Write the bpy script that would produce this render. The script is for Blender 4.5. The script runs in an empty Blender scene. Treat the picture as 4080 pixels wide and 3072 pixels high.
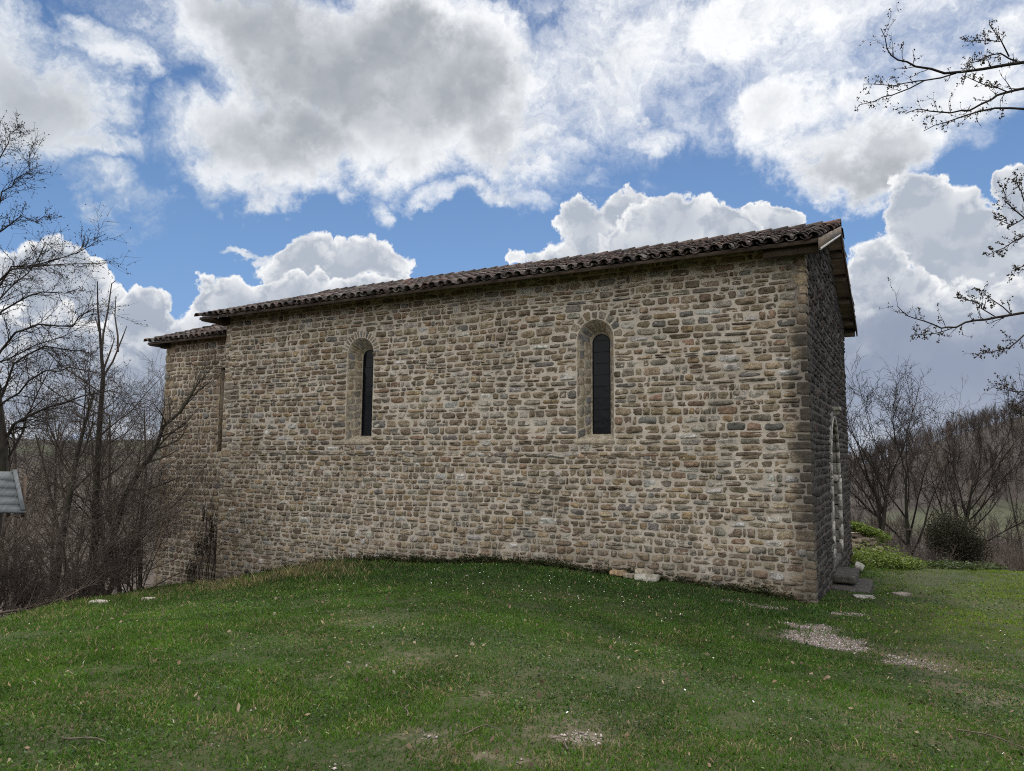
import bpy, math, random
import numpy as np
from mathutils import Matrix, Vector

R = math.radians
S = bpy.context.scene
COL = S.collection

# ------------------------------------------------------------------ camera
CAM = np.array([1.4204, -12.7160, 2.2936])
YAW, PIT, ROL, F = -0.50392, 0.097954, 0.0081084, 2866.54
W0, H0 = 4080.0, 3072.0
fw = np.array([math.sin(YAW)*math.cos(PIT), math.cos(YAW)*math.cos(PIT), math.sin(PIT)])
rt = np.cross(fw, [0, 0, 1]); rt /= np.linalg.norm(rt)
up = np.cross(rt, fw)
r2 = rt*math.cos(ROL)+up*math.sin(ROL)
u2 = -rt*math.sin(ROL)+up*math.cos(ROL)
cd = bpy.data.cameras.new('camera')
co = bpy.data.objects.new('camera', cd); COL.objects.link(co)
M = Matrix(((r2[0], u2[0], -fw[0], CAM[0]), (r2[1], u2[1], -fw[1], CAM[1]), (r2[2], u2[2], -fw[2], CAM[2]), (0, 0, 0, 1)))
co.matrix_world = M
cd.sensor_fit = 'HORIZONTAL'; cd.sensor_width = 36.0; cd.lens = 36.0*F/W0
cd.clip_start = 0.05; cd.clip_end = 4000
S.camera = co

def ray(px, py):
    return fw+r2*(px-W0/2)/F-u2*(py-H0/2)/F
def at(px, py, depth):
    return CAM+ray(px, py)*depth

# ------------------------------------------------------------------ light and sky
SUN_AZ, SUN_EL = R(-14), R(47)          # azimuth from +Y towards +X: behind the chapel
S.view_settings.view_transform = 'Standard'; S.view_settings.look = 'None'
S.view_settings.exposure = 0.0; S.view_settings.gamma = 1.0
S.cycles.use_denoising = False; S.cycles.pixel_filter_type = 'BLACKMAN_HARRIS'; S.cycles.filter_width = 1.05
S.cycles.max_bounces = 5; S.cycles.diffuse_bounces = 3; S.cycles.transparent_max_bounces = 8
S.cycles.sample_clamp_indirect = 1.5; S.cycles.sample_clamp_direct = 6.0; S.cycles.caustics_reflective = False; S.cycles.caustics_refractive = False
sd = bpy.data.lights.new('sun', 'SUN'); sd.energy = 3.2; sd.angle = R(12); sd.color = (1.0, 0.94, 0.84)
so = bpy.data.objects.new('sun', sd); COL.objects.link(so)
sdir = Vector((math.sin(SUN_AZ)*math.cos(SUN_EL), math.cos(SUN_AZ)*math.cos(SUN_EL), math.sin(SUN_EL)))
so.rotation_euler = sdir.to_track_quat('Z', 'Y').to_euler(); so.location = (0, 0, 30)

class NG:
    """small helper to write node maths"""
    def __init__(s, tree): s.t = tree; s.n = tree.nodes; s.l = tree.links
    def put(s, sock, v):
        if hasattr(v, 'is_output'): s.l.new(v, sock)
        else: sock.default_value = v
    def m(s, op, a, b=0.0, c=None, clamp=False):
        x = s.n.new('ShaderNodeMath'); x.operation = op; x.use_clamp = clamp
        s.put(x.inputs[0], a)
        if len(x.inputs) > 1: s.put(x.inputs[1], b)
        if c is not None: s.put(x.inputs[2], c)
        return x.outputs[0]
    def v(s, op, a, b=None, c=None, out=0):
        x = s.n.new('ShaderNodeVectorMath'); x.operation = op
        s.put(x.inputs[0], a)
        if b is not None: s.put(x.inputs[1], b)
        if c is not None: s.put(x.inputs[2], c)
        return x.outputs['Value' if out else 'Vector']
    def comb(s, x, y, z):
        n = s.n.new('ShaderNodeCombineXYZ')
        for i, q in enumerate((x, y, z)): s.put(n.inputs[i], q)
        return n.outputs[0]
    def sep(s, a):
        n = s.n.new('ShaderNodeSeparateXYZ'); s.put(n.inputs[0], a); return n.outputs
    def noise(s, vec, scale, detail=6, rough=.55, typ='FBM', dist=0.0, lac=2.0, col=False):
        n = s.n.new('ShaderNodeTexNoise'); n.noise_dimensions = '3D'
        try: n.noise_type = typ
        except Exception: pass
        if vec is not None: s.put(n.inputs['Vector'], vec)
        n.inputs['Scale'].default_value = scale; n.inputs['Detail'].default_value = detail
        n.inputs['Roughness'].default_value = rough; n.inputs['Distortion'].default_value = dist
        n.inputs['Lacunarity'].default_value = lac
        return n.outputs['Color' if col else 'Fac']
    def voro(s, vec, scale, feature='F1', rnd=1.0, out='Distance', detail=0):
        n = s.n.new('ShaderNodeTexVoronoi'); n.feature = feature
        s.put(n.inputs['Vector'], vec); n.inputs['Scale'].default_value = scale
        n.inputs['Randomness'].default_value = rnd
        if detail: n.inputs['Detail'].default_value = detail
        return n.outputs[out]
    def step(s, x, a, b, lo=0.0, hi=1.0, smooth=True):
        n = s.n.new('ShaderNodeMapRange'); n.interpolation_type = 'SMOOTHSTEP' if smooth else 'LINEAR'
        s.put(n.inputs[0], x)
        for i, q in enumerate((a, b, lo, hi)): s.put(n.inputs[i+1], q)
        return n.outputs[0]
    def mix(s, f, a, b, mode='MIX'):
        n = s.n.new('ShaderNodeMix'); n.data_type = 'RGBA'; n.blend_type = mode; n.clamp_factor = True
        s.put(n.inputs[0], f)
        for i, q in ((6, a), (7, b)):
            if not hasattr(q, 'is_output') and len(q) == 3: q = (*q, 1.0)
            s.put(n.inputs[i], q)
        return n.outputs[2]
    def bump(s, h, strength=.5, dist=.02, normal=None):
        n = s.n.new('ShaderNodeBump'); n.inputs['Strength'].default_value = strength; n.inputs['Distance'].default_value = dist
        s.put(n.inputs['Height'], h)
        if normal is not None: s.put(n.inputs['Normal'], normal)
        return n.outputs[0]

def azel(px, py):
    d = ray(px, py); d = d/np.linalg.norm(d)
    return math.degrees(math.atan2(d[0], d[1])), math.degrees(math.asin(d[2]))

world = bpy.data.worlds.new('World'); S.world = world; world.use_nodes = True
def build_sky():
    nt = world.node_tree; nt.nodes.clear(); g = NG(nt)
    out = nt.nodes.new('ShaderNodeOutputWorld'); bg = nt.nodes.new('ShaderNodeBackground')
    tc = nt.nodes.new('ShaderNodeTexCoord'); d = g.v('NORMALIZE', tc.outputs['Generated'])
    sx, sy, sz = g.sep(d)
    az = g.m('MULTIPLY', g.m('ARCTAN2', sx, sy), 57.29578)
    el = g.m('MULTIPLY', g.m('ARCSINE', sz), 57.29578)
    sky = nt.nodes.new('ShaderNodeTexSky'); sky.sky_type = 'NISHITA'; sky.sun_disc = False
    sky.sun_elevation = SUN_EL; sky.sun_rotation = SUN_AZ
    sky.air_density = 1.0; sky.dust_density = 0.15; sky.ozone_density = 2.2; sky.altitude = 400
    # each blob: a bank of cloud at an azimuth/elevation, spread in degrees
    def field(blobs, P):
        acc = None
        for (x, y, rx, ry, w) in blobs:
            a, e = azel(x*1.8445, y*1.8445)
            a1, _ = azel((x+rx)*1.8445, y*1.8445); a0, _ = azel((x-rx)*1.8445, y*1.8445)
            _, e1 = azel(x*1.8445, (y-ry)*1.8445); _, e0 = azel(x*1.8445, (y+ry)*1.8445)
            ra, re = max(.3, (a1-a0)/2), max(.3, (e1-e0)/2)
            q = g.v('MULTIPLY_ADD', P, (1/ra, 1/re, 0), (-a/ra, -e/re, 0))
            q = g.v('DOT_PRODUCT', q, q, out=1)
            q = g.m('MULTIPLY_ADD', q, -w, w)
            acc = q if acc is None else g.m('SMOOTH_MAX', acc, q, .15)
        return g.m('MAXIMUM', acc, -1.2)
    # ---- high broken sheet
    A = [(30, 150, 190, 220, 1.2), (130, 290, 150, 70, .9), (620, 40, 330, 150, 1.2), (850, 150, 400, 250, 1.7), (650, 290, 330, 120, 1.3),
         (560, 370, 130, 50, .8), (1080, 270, 130, 130, 1.1), (1290, 110, 240, 230, .45), (1390, 320, 85, 45, .6), (1300, 250, 130, 90, .5),
         (240, 70, 75, 50, .55), (1640, 40, 240, 90, .55), (1930, 50, 430, 120, .12), (2080, 200, 260, 90, .7), (1690, 290, 130, 120, 1.0),
         (1880, 335, 270, 75, 1.15), (1850, 250, 170, 75, .8), (2180, 30, 120, 80, .6), (200, 415, 85, 42, .42), (290, 440, 90, 36, .3),
         (1040, 408, 140, 42, .85), (960, 430, 60, 30, .6), (820, 430, 22, 45, .4), (750, 420, 34, 22, .5), (1560, 300, 60, 60, .25),
         (545, 522, 30, 10, .5), (1500, 250, 90, 60, .2)]
    P = g.comb(az, el, 0.0)
    w1 = g.noise(d, 6.5, 6, .62, col=True)
    P = g.v('MULTIPLY_ADD', g.v('SUBTRACT', w1, (.5, .5, .5)), (17, 14, 0), P)
    fa = field(A, P)
    behind = g.step(sy, 0.35, -0.1)                      # rest of the sky: broken cloud everywhere
    zen = g.step(el, 36, 50)
    rest = g.m('MAXIMUM', behind, zen)
    zz = g.m('ADD', g.m('ABSOLUTE', sz), .55)
    pl = g.v('DIVIDE', d, g.comb(zz, zz, zz))
    plw = g.v('MULTIPLY_ADD', w1, (.22, .22, .22), pl)
    nA = g.noise(plw, 7.0, 9, .66)
    nA2 = g.noise(plw, 2.6, 4, .5)
    nW = g.noise(plw, 26.0, 9, .68)
    base = g.m('MULTIPLY_ADD', rest, 2.3, fa)
    base = g.m('MINIMUM', base, 1.5)
    nn = g.m('MULTIPLY_ADD', g.m('SUBTRACT', nW, .5), .9, g.m('MULTIPLY', g.m('SUBTRACT', nA, .5), 2.6))
    nn = g.m('MULTIPLY_ADD', g.m('SUBTRACT', nA2, .5), .9, nn)
    dA = g.m('ADD', base, nn)
    covA = g.m('POWER', g.step(dA, -.62, .92), 1.2)
    sdot = g.v('DOT_PRODUCT', d, tuple(sdir), out=1)
    glow = g.step(sdot, .60, .97)
    shA = g.noise(plw, 3.6, 5, .5)
    thickA = g.step(g.m('MULTIPLY_ADD', g.m('SUBTRACT', shA, .5), 2.6, base), .30, 1.75)
    detail = g.m('MULTIPLY', g.m('SUBTRACT', g.m('MULTIPLY_ADD', nW, .4, g.m('MULTIPLY', nA, .6)), .5), g.m('MULTIPLY_ADD', thickA, -.30, .42))
    colA = g.mix(g.step(dA, .0, .9), (.47, .565, .69), (.73, .775, .84))
    colA = g.mix(thickA, colA, (.37, .40, .445))
    colA = g.mix(g.m('MULTIPLY', g.m('MULTIPLY', glow, .8), g.m('SUBTRACT', 1.0, thickA)), colA, (1.08, 1.08, 1.08))
    colA = g.v('ADD', colA, g.comb(detail, detail, detail))
    # ---- cumulus banks near the horizon, one behind the other
    BANKS = [
        [(110, 640, 150, 120, 1.1), (60, 760, 220, 160, 1.0), (230, 740, 170, 120, 1.0), (640, 575, 85, 75, 1.0), (780, 575, 105, 66, 1.0), (720, 640, 160, 90, 1.0),
         (1250, 500, 85, 85, 1.0), (1340, 465, 62, 55, 1.0), (1300, 560, 140, 80, 1.0), (1670, 495, 90, 48, 1.0), (1720, 530, 60, 44, .9), (1180, 570, 60, 40, .8),
         (1980, 480, 110, 120, 1.1), (2060, 540, 150, 130, 1.1), (2210, 440, 70, 75, 1.0), (2150, 560, 150, 110, 1.0)],
        [(335, 700, 85, 90, 1.0), (500, 655, 90, 70, 1.0), (620, 640, 110, 62, 1.0), (780, 650, 110, 55, .9), (700, 800, 480, 170, 1.0), (150, 820, 220, 150, 1.0), (400, 850, 420, 130, 1.0),
         (1440, 490, 120, 70, 1.0), (1400, 560, 160, 80, 1.0), (1560, 505, 75, 48, .9),
         (1870, 600, 90, 105, .9), (1960, 640, 110, 90, .9), (2030, 800, 330, 220, 1.2), (1700, 820, 300, 170, 1.0)]]
    P2 = g.v('MULTIPLY_ADD', g.v('SUBTRACT', w1, (.5, .5, .5)), (-8, -9, 0), P)
    dw = g.v('MULTIPLY_ADD', w1, (.07, .07, .07), d)
    low = g.step(el, 2.0, 15.0)
    darkc = g.mix(low, (.33, .385, .49), (.45, .50, .585))
    banks = []
    for bi, BL in enumerate(BANKS):
        fB = field(BL, P2)
        o = (0, 0, 0) if bi == 0 else (3.1, 1.7, .6)
        def dens(off, full=True):
            dd = g.v('ADD', dw, (o[0]+off[0], o[1]+off[1], o[2]+off[2]))
            puff = g.m('SUBTRACT', 1.0, g.voro(dd, 17.0, 'F1', 1.0))
            puff2 = g.m('SUBTRACT', 1.0, g.voro(dd, 43.0, 'F1', 1.0))
            n = g.noise(dd, 15.0, 8, .62)
            q = g.m('MULTIPLY', g.m('SUBTRACT', puff, .5), .6)
            q = g.m('MULTIPLY_ADD', g.m('SUBTRACT', puff2, .55), .45, q)
            return g.m('MULTIPLY_ADD', g.m('SUBTRACT', n, .5), 2.1, q)
        b0 = dens((0, 0, 0)); b1 = dens((-.006, .0, .020))
        dB = g.m('ADD', fB, b0)
        cov = g.step(dB, -.03, .17)
        relief = g.step(g.m('SUBTRACT', b0, b1), -.16, .30)
        rim = g.step(dB, .45, .02)
        br = g.m('MULTIPLY_ADD', relief, g.step(fB, 1.05, .2, .2, .72), g.m('MULTIPLY', rim, .8), clamp=True)
        banks.append((cov, g.mix(br, darkc, (.93, .94, .95))))
    veil = field([(2060, 830, 330, 240, 1.0), (2080, 740, 190, 120, .6)], P)
    veil = g.m('MULTIPLY', g.step(g.m('MULTIPLY_ADD', g.m('SUBTRACT', nA, .5), 1.2, veil), .05, .8), .85)
    # clear sky
    s = g.mix(1.0, sky.outputs[0], (.115, .115, .115), 'MULTIPLY')
    deep = g.step(el, 6, 36)
    s = g.mix(.8, s, g.mix(deep, (.19, .36, .67), (.072, .165, .385)))
    c = g.mix(covA, s, colA)
    for cov, colB in banks: c = g.mix(cov, c, colB)
    c = g.mix(veil, c, (.285, .335, .45))
    haze = g.step(el, 7.0, -1.0)
    c = g.mix(g.m('MULTIPLY', haze, .6), c, (.50, .55, .64))
    # unseen front-lit cloud away from the sun, boosted and warmed to lift the wall
    br2 = g.m('MULTIPLY', rest, g.step(el, -2, 8))
    c = g.mix(br2, c, g.mix(1.0, c, BACK, 'MULTIPLY'))
    k = g.v('SCALE', c); nt.nodes[-1].inputs['Scale'].default_value = 10.0
    g.l.new(k, bg.inputs['Color']); bg.inputs['Strength'].default_value = 0.1
    g.l.new(bg.outputs[0], out.inputs[0])
    world.cycles.sampling_method = 'MANUAL'; world.cycles.sample_map_resolution = 512
BACK = (3.15, 2.92, 2.64)
build_sky()

# ------------------------------------------------------------------ helpers
def link(name, me, parent=None, mat=None):
    o = bpy.data.objects.new(name, me); COL.objects.link(o)
    if parent is not None: o.parent = parent
    if mat is not None and me is not None:
        me.materials.clear(); me.materials.append(mat)
    return o
def empty(name, loc=(0, 0, 0)):
    o = bpy.data.objects.new(name, None); COL.objects.link(o); o.location = loc; o.empty_display_size = .2
    return o
def tag(o, label=None, cat=None, group=None, kind=None):
    if label: o['label'] = label
    if cat: o['category'] = cat
    if group: o['group'] = group
    if kind: o['kind'] = kind
    return o
class MB:
    """collects vertex / face arrays and colours, then makes ONE mesh"""
    def __init__(s): s.v = []; s.f = {}; s.c = []; s.n = 0
    def add(s, V, faces, col=(1, 1, 1)):
        V = np.asarray(V, float).reshape(-1, 3); c = np.asarray(col, float)
        if c.ndim == 1: c = np.tile(c[:3], (len(V), 1))
        s.v.append(V); s.c.append(c[:, :3])
        for fa in (faces if isinstance(faces, list) and len(faces) and isinstance(faces[0], np.ndarray) and faces[0].ndim == 2 else [np.asarray(faces)]):
            s.f.setdefault(fa.shape[1], []).append(fa+s.n)
        s.n += len(V)
    def box(s, lo, hi, col=(1, 1, 1), mat=None):
        x0, y0, z0 = lo; x1, y1, z1 = hi
        V = np.array([(x0, y0, z0), (x1, y0, z0), (x1, y1, z0), (x0, y1, z0), (x0, y0, z1), (x1, y0, z1), (x1, y1, z1), (x0, y1, z1)], float)
        if mat is not None: V = mat(V)
        s.add(V, np.array([(0, 3, 2, 1), (4, 5, 6, 7), (0, 1, 5, 4), (1, 2, 6, 5), (2, 3, 7, 6), (3, 0, 4, 7)]), col)
    def mesh(s, name, smooth=False):
        me = bpy.data.meshes.new(name)
        V = np.concatenate(s.v); me.vertices.add(len(V)); me.vertices.foreach_set('co', V.ravel().astype(np.float32))
        loops = []; starts = []; tot = 0
        for k, fl in s.f.items():
            fa = np.concatenate(fl); loops.append(fa.ravel()); starts.append(tot+np.arange(len(fa))*k); tot += fa.size
        loops = np.concatenate(loops); starts = np.concatenate(starts)
        me.loops.add(len(loops)); me.loops.foreach_set('vertex_index', loops.astype(np.int32))
        me.polygons.add(len(starts)); me.polygons.foreach_set('loop_start', starts.astype(np.int32))
        me.update(calc_edges=True)
        a = me.color_attributes.new('col', 'FLOAT_COLOR', 'POINT')
        c = np.ones((len(V), 4), np.float32); c[:, :3] = np.concatenate(s.c); a.data.foreach_set('color', c.ravel())
        if smooth: me.polygons.foreach_set('use_smooth', np.ones(len(starts), bool))
        me.validate(clean_customdata=False)
        return me
    def build(s, name, mat, parent=None, smooth=False):
        return link(name, s.mesh(name, smooth), parent, mat)

def h2(ix, iy, seed=0):
    n = (ix.astype(np.int64)*374761393+iy.astype(np.int64)*668265263+seed*1442695041) & 0x7fffffff
    n = ((n ^ (n >> 13))*1274126177) & 0x7fffffff
    return ((n ^ (n >> 16)) & 0xffff)/65535.0
def vnoise(x, y, seed=0):
    x = np.asarray(x, float); y = np.asarray(y, float)
    ix = np.floor(x); iy = np.floor(y); fx = x-ix; fy = y-iy
    fx = fx*fx*(3-2*fx); fy = fy*fy*(3-2*fy)
    a = h2(ix, iy, seed); b = h2(ix+1, iy, seed); c = h2(ix, iy+1, seed); d = h2(ix+1, iy+1, seed)
    return (a*(1-fx)+b*fx)*(1-fy)+(c*(1-fx)+d*fx)*fy
def fbm(x, y, seed=0, o=4):
    s = 0; a = .5
    for i in range(o):
        s = s+a*vnoise(np.asarray(x)*2**i, np.asarray(y)*2**i, seed+i*7); a *= .5
    return s/(1-.5**o)

# ------------------------------------------------------------------ materials
def mat(name):
    m = bpy.data.materials.new(name); m.use_nodes = True
    g = NG(m.node_tree); b = m.node_tree.nodes['Principled BSDF']
    tc = m.node_tree.nodes.new('ShaderNodeTexCoord'); g.obj = tc.outputs['Object']; g.b = b; g.mt = m
    b.inputs['Roughness'].default_value = .9
    b.inputs['Specular IOR Level'].default_value = .25
    at_ = m.node_tree.nodes.new('ShaderNodeAttribute'); at_.attribute_name = 'col'; g.col = at_.outputs['Color']
    return m, g
def m_stone(name, lichen=.5, black=0.0, bump=.6, corner=False, low_lichen=True):
    m, g = mat(name)
    n1 = g.noise(g.obj, 11, 8, .62); n2 = g.noise(g.obj, 38, 6, .7); n3 = g.noise(g.obj, 2.2, 5, .6)
    c = g.mix(g.step(n1, .38, .66), g.mix(1.0, g.col, (1.12, 1.1, 1.06), 'MULTIPLY'), g.mix(1.0, g.col, (.60, .57, .54), 'MULTIPLY'))
    c = g.mix(g.step(n2, .5, .68, 0, .75), c, g.mix(1.0, c, (.42, .39, .35), 'MULTIPLY'))
    c = g.mix(g.step(n2, .46, .28, 0, .6), c, g.mix(1.0, c, (1.8, 1.8, 1.75), 'MULTIPLY'))
    x, y, z = g.sep(g.obj)
    li = g.step(g.noise(g.obj, 19, 7, .72), .585-.06*lichen, .65)
    zone = g.step(g.noise(g.obj, 1.1, 4, .6), .45, .62)
    if low_lichen: zone = g.m('MULTIPLY', g.m('MULTIPLY_ADD', g.step(z, 3.4, .2), .9, .12), g.m('MULTIPLY_ADD', zone, .8, .2))
    c = g.mix(g.m('MULTIPLY', g.m('MULTIPLY', li, zone), lichen), c, (.56, .56, .54))
    if low_lichen:   # damp, dirty band rising from the ground and dark runs that also paint in some eave shade
        zr_ = g.m('MULTIPLY_ADD', g.m('MAXIMUM', g.m('SUBTRACT', -6.0, x), 0.0), .135, z); damp = g.step(g.m('MULTIPLY_ADD', g.noise(g.obj, 1.6, 6, .65), 1.6, zr_), 1.7, .8)
        c = g.mix(g.m('MULTIPLY', damp, .42), c, (.085, .07, .055))
        run = g.m('MULTIPLY', g.step(g.noise(g.v('MULTIPLY', g.obj, (2.2, 2.2, .22)), 1.0, 6, .65), .52, .68), g.step(z, 2.2, 5.4))
        c = g.mix(g.m('MULTIPLY', run, .25), c, (.07, .064, .055))
    moss = g.m('MULTIPLY', g.step(g.noise(g.obj, 6, 6, .65), .5, .68), g.step(n3, .45, .6))
    c = g.mix(g.m('MULTIPLY', moss, .4), c, (.085, .085, .045))
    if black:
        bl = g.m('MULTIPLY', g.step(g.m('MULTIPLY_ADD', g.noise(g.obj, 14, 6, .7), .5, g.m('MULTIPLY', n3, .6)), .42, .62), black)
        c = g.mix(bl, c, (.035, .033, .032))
    if corner:   # black weathering that creeps round the arris of the west corner
        e = g.m('MULTIPLY_ADD', g.m('SUBTRACT', g.noise(g.obj, 3.0, 7, .7), .5), .9, g.m('ADD', x, .31))
        c = g.mix(g.m('MULTIPLY', g.step(e, -.1, .2), g.m('MULTIPLY', g.step(z, 5.3, 4.2, 0, .85), g.step(z, .2, 1.6, .45, 1))), c, (.035, .032, .03))
    g.l.new(c, g.b.inputs['Base Color'])
    h = g.m('MULTIPLY_ADD', n2, .8, n1)
    g.l.new(g.bump(h, bump, .05), g.b.inputs['Normal'])
    return m
def m_mortar():
    m, g = mat('lime_mortar')
    n1 = g.noise(g.obj, 3, 7, .6); n2 = g.noise(g.obj, 60, 6, .7)
    c = g.mix(g.step(n1, .35, .65), (.40, .355, .295), (.52, .465, .395))
    c = g.mix(g.step(n2, .45, .75, 0, .6), c, (.25, .21, .16))
    c = g.mix(1.0, c, g.col, 'MULTIPLY')
    x, y, z = g.sep(g.obj)
    zr_ = g.m('MULTIPLY_ADD', g.m('MAXIMUM', g.m('SUBTRACT', -6.0, x), 0.0), .135, z); damp = g.step(g.m('MULTIPLY_ADD', g.noise(g.obj, 1.6, 6, .65), 1.6, zr_), 1.75, .75)
    c = g.mix(g.m('MULTIPLY', damp, .6), c, (.17, .145, .115))
    c = g.mix(g.step(g.noise(g.obj, .55, 5, .6), .48, .66, 0, .45), c, (.27, .235, .185))
    e = g.m('MULTIPLY_ADD', g.m('SUBTRACT', g.noise(g.obj, 3.0, 7, .7), .5), 1.0, g.m('ADD', x, .40))
    c = g.mix(g.m('MULTIPLY', g.step(e, -.1, .3), .72), c, (.10, .088, .075))
    g.l.new(c, g.b.inputs['Base Color'])
    g.l.new(g.bump(g.m('MULTIPLY_ADD', n2, .6, g.noise(g.obj, 18, 5, .6)), .8, .02), g.b.inputs['Normal'])
    return m
def m_tile():
    m, g = mat('weathered_clay_tile')
    n1 = g.noise(g.obj, 7, 7, .65); n2 = g.noise(g.obj, 40, 5, .65)
    c = g.mix(g.step(n1, .38, .62), g.col, g.mix(1.0, g.col, (.42, .40, .40), 'MULTIPLY'))
    c = g.mix(g.m('MULTIPLY', g.step(n2, .56, .68), .6), c, (.30, .28, .25))
    c = g.mix(g.m('MULTIPLY', g.step(g.noise(g.obj, 13, 6, .7), .56, .66), .6), c, (.028, .025, .024))
    g.l.new(c, g.b.inputs['Base Color'])
    g.l.new(g.bump(n2, .5, .01), g.b.inputs['Normal'])
    return m
def m_wood(name, a, b, scale=(3, 3, 30), rough=.85):
    m, g = mat(name)
    v = g.v('MULTIPLY', g.obj, scale)
    n = g.noise(v, 1.0, 7, .6, dist=.6); n2 = g.noise(g.obj, 4, 5, .6)
    c = g.mix(g.step(n, .3, .7), a, b); c = g.mix(g.step(n2, .45, .75, 0, .5), c, tuple(q*.55 for q in b))
    g.l.new(c, g.b.inputs['Base Color']); g.b.inputs['Roughness'].default_value = rough
    g.l.new(g.bump(n, .5, .006), g.b.inputs['Normal'])
    return m
def m_bark(name, a, b, moss=None):
    m, g = mat(name)
    n = g.noise(g.v('MULTIPLY', g.obj, (9, 9, 3)), 2.0, 7, .65)
    c = g.mix(g.step(n, .35, .68), a, b)
    if moss: c = g.mix(g.step(g.noise(g.obj, 1.3, 4, .6), .5, .62, 0, .7), c, moss)
    g.l.new(c, g.b.inputs['Base Color']); g.l.new(g.bump(n, .7, .02), g.b.inputs['Normal'])
    return m
def m_leaf(name, trans=.35, rough=.6, var=6):
    m, g = mat(name); nt = m.node_tree
    n = g.noise(g.obj, var, 3, .6)
    c = g.mix(g.step(n, .3, .7), g.mix(1.0, g.col, (.7, .7, .7), 'MULTIPLY'), g.mix(1.0, g.col, (1.25, 1.2, 1.1), 'MULTIPLY'))
    df = g.b; df.inputs['Roughness'].default_value = rough
    g.l.new(c, df.inputs['Base Color'])
    tr = nt.nodes.new('ShaderNodeBsdfTranslucent'); g.l.new(c, tr.inputs['Color'])
    mx = nt.nodes.new('ShaderNodeMixShader'); mx.inputs[0].default_value = trans
    g.l.new(df.outputs[0], mx.inputs[1]); g.l.new(tr.outputs[0], mx.inputs[2])
    o = [q for q in nt.nodes if q.type == 'OUTPUT_MATERIAL'][0]; g.l.new(mx.outputs[0], o.inputs[0])
    return m
def m_plain(name, c, rough=.8, spec=.3, metal=0, var=.3, scale=20):
    m, g = mat(name)
    n = g.noise(g.obj, scale, 5, .6)
    g.l.new(g.mix(g.step(n, .3, .7), tuple(q*(1-var) for q in c), tuple(min(1, q*(1+var)) for q in c)), g.b.inputs['Base Color'])
    g.b.inputs['Roughness'].default_value = rough; g.b.inputs['Specular IOR Level'].default_value = spec; g.b.inputs['Metallic'].default_value = metal
    return m

M_STONE = m_stone('rubble_sandstone', .95, bump=.9, corner=True)
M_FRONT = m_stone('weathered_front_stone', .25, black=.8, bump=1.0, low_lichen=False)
M_DRESSED = m_stone('dressed_sandstone', .2, bump=.35, low_lichen=False)
M_PALE = m_stone('pale_dressed_stone', .4, black=.25, bump=.4, low_lichen=False)
M_LOOSE = m_stone('loose_field_stone', .6, bump=.5, low_lichen=False)
M_MORTAR = m_mortar(); M_TILE = m_tile()
M_BEAM = m_wood('dark_old_timber', (.075, .052, .038), (.035, .026, .021))
M_FASCIA = m_wood('grey_brown_board', (.10, .075, .055), (.055, .04, .031))
M_WHITE = m_plain('whitish_edge', (.55, .54, .52), .8, .2, 0, .2, 25)  # whitish tone of the strip along the near barge board
M_DECK = m_wood('roof_boarding', (.19, .135, .10), (.11, .078, .058))
M_BARGE = m_wood('pale_board', (.24, .195, .155), (.14, .11, .085))
M_DOOR = m_wood('door_oak', (.09, .055, .035), (.05, .03, .02))
M_SHING = m_wood('silvered_board', (.125, .138, .148), (.075, .084, .092), (30, 3, 3))
M_BARK = m_bark('dark_bark', (.045, .038, .032), (.02, .017, .015), (.04, .042, .022))
M_TWIG = m_bark('brown_twig', (.07, .055, .045), (.032, .026, .022))
M_TWIGR = m_bark('grey_brown_twig', (.15, .118, .095), (.075, .06, .05))
M_TWIGN = m_bark('black_twig', (.028, .022, .018), (.014, .011, .010))
M_LEAF = m_leaf('leaf')

# ------------------------------------------------------------------ ground shape
CP = np.array([
 (-14.11, -.05, -.98), (-12.86, -.05, -.72), (-11.2, -.05, -.38), (-9.68, -.05, -.12), (-7.62, -.05, .03), (-5.79, -.05, .16), (-4.68, -.05, .19), (-3.65, -.05, .15),
 (-2.69, -.05, .13), (-1.8, -.05, .10), (-.97, -.05, .05), (-.38, -.05, 0), (0, -.05, -.03),
 (1.42, -12.7, .62), (-2.6, -10.6, .66), (1.9, -8, .58), (-.4, -9.3, .66), (-4, -5, .48), (-1, -5, .36), (.5, -3.1, .10), (2.5, -4, .22), (-7, -6, .27), (-7, -3, .08), (-10, -3, -.26), (-8.6, -7.8, .08), (-5.3, -4, .3), (-8.5, -4.5, -.02), (-11.5, -2.0, -.52), (-9, -1.5, -.1),
 (-10.5, -6.7, -.2), (-13, -4.2, -.66), (-14.8, -2.3, -1.06), (-17.4, .3, -1.5), (-16, -6, -1.9), (-20, -3, -2.9), (-20, 4, -2.9), (-14, -10, -1.5), (-9, -11, .05), (-25, -10, -5), (-28, 0, -5.5), (-13, -7, -.75),
 (.1, 3.5, -.26), (.1, 7.5, -.36), (2, 1, -.06), (1.7, 7, -.32), (3.5, 6, -.3), (6, 4, -.2), (6, -4, .3), (8, -10, .6), (2, 10, -.62), (5, 10, -.6), (2, 14, -2.2), (8, 14, -2.2), (-3, 12, -1.2), (-10, 10, -1.6),
 (5, 20, -4.6), (-8, 20, -4.5), (12, 6, -.6), (14, 16, -3.5), (0, -18, .7), (10, -18, .9), (-10, -18, .2), (-22, -18, -3), (12, -4, .3)])
def _k(r): return r**2*np.log(r+1e-9)
_n = len(CP); _A = np.zeros((_n+3, _n+3))
_D = np.linalg.norm(CP[:, None, :2]-CP[None, :, :2], axis=2)
_A[:_n, :_n] = _k(_D)+np.eye(_n)*.02; _A[:_n, _n] = 1; _A[:_n, _n+1:] = CP[:, :2]; _A[_n:, :_n] = _A[:_n, _n:].T
_w = np.linalg.solve(_A, np.r_[CP[:, 2], 0, 0, 0])
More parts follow.
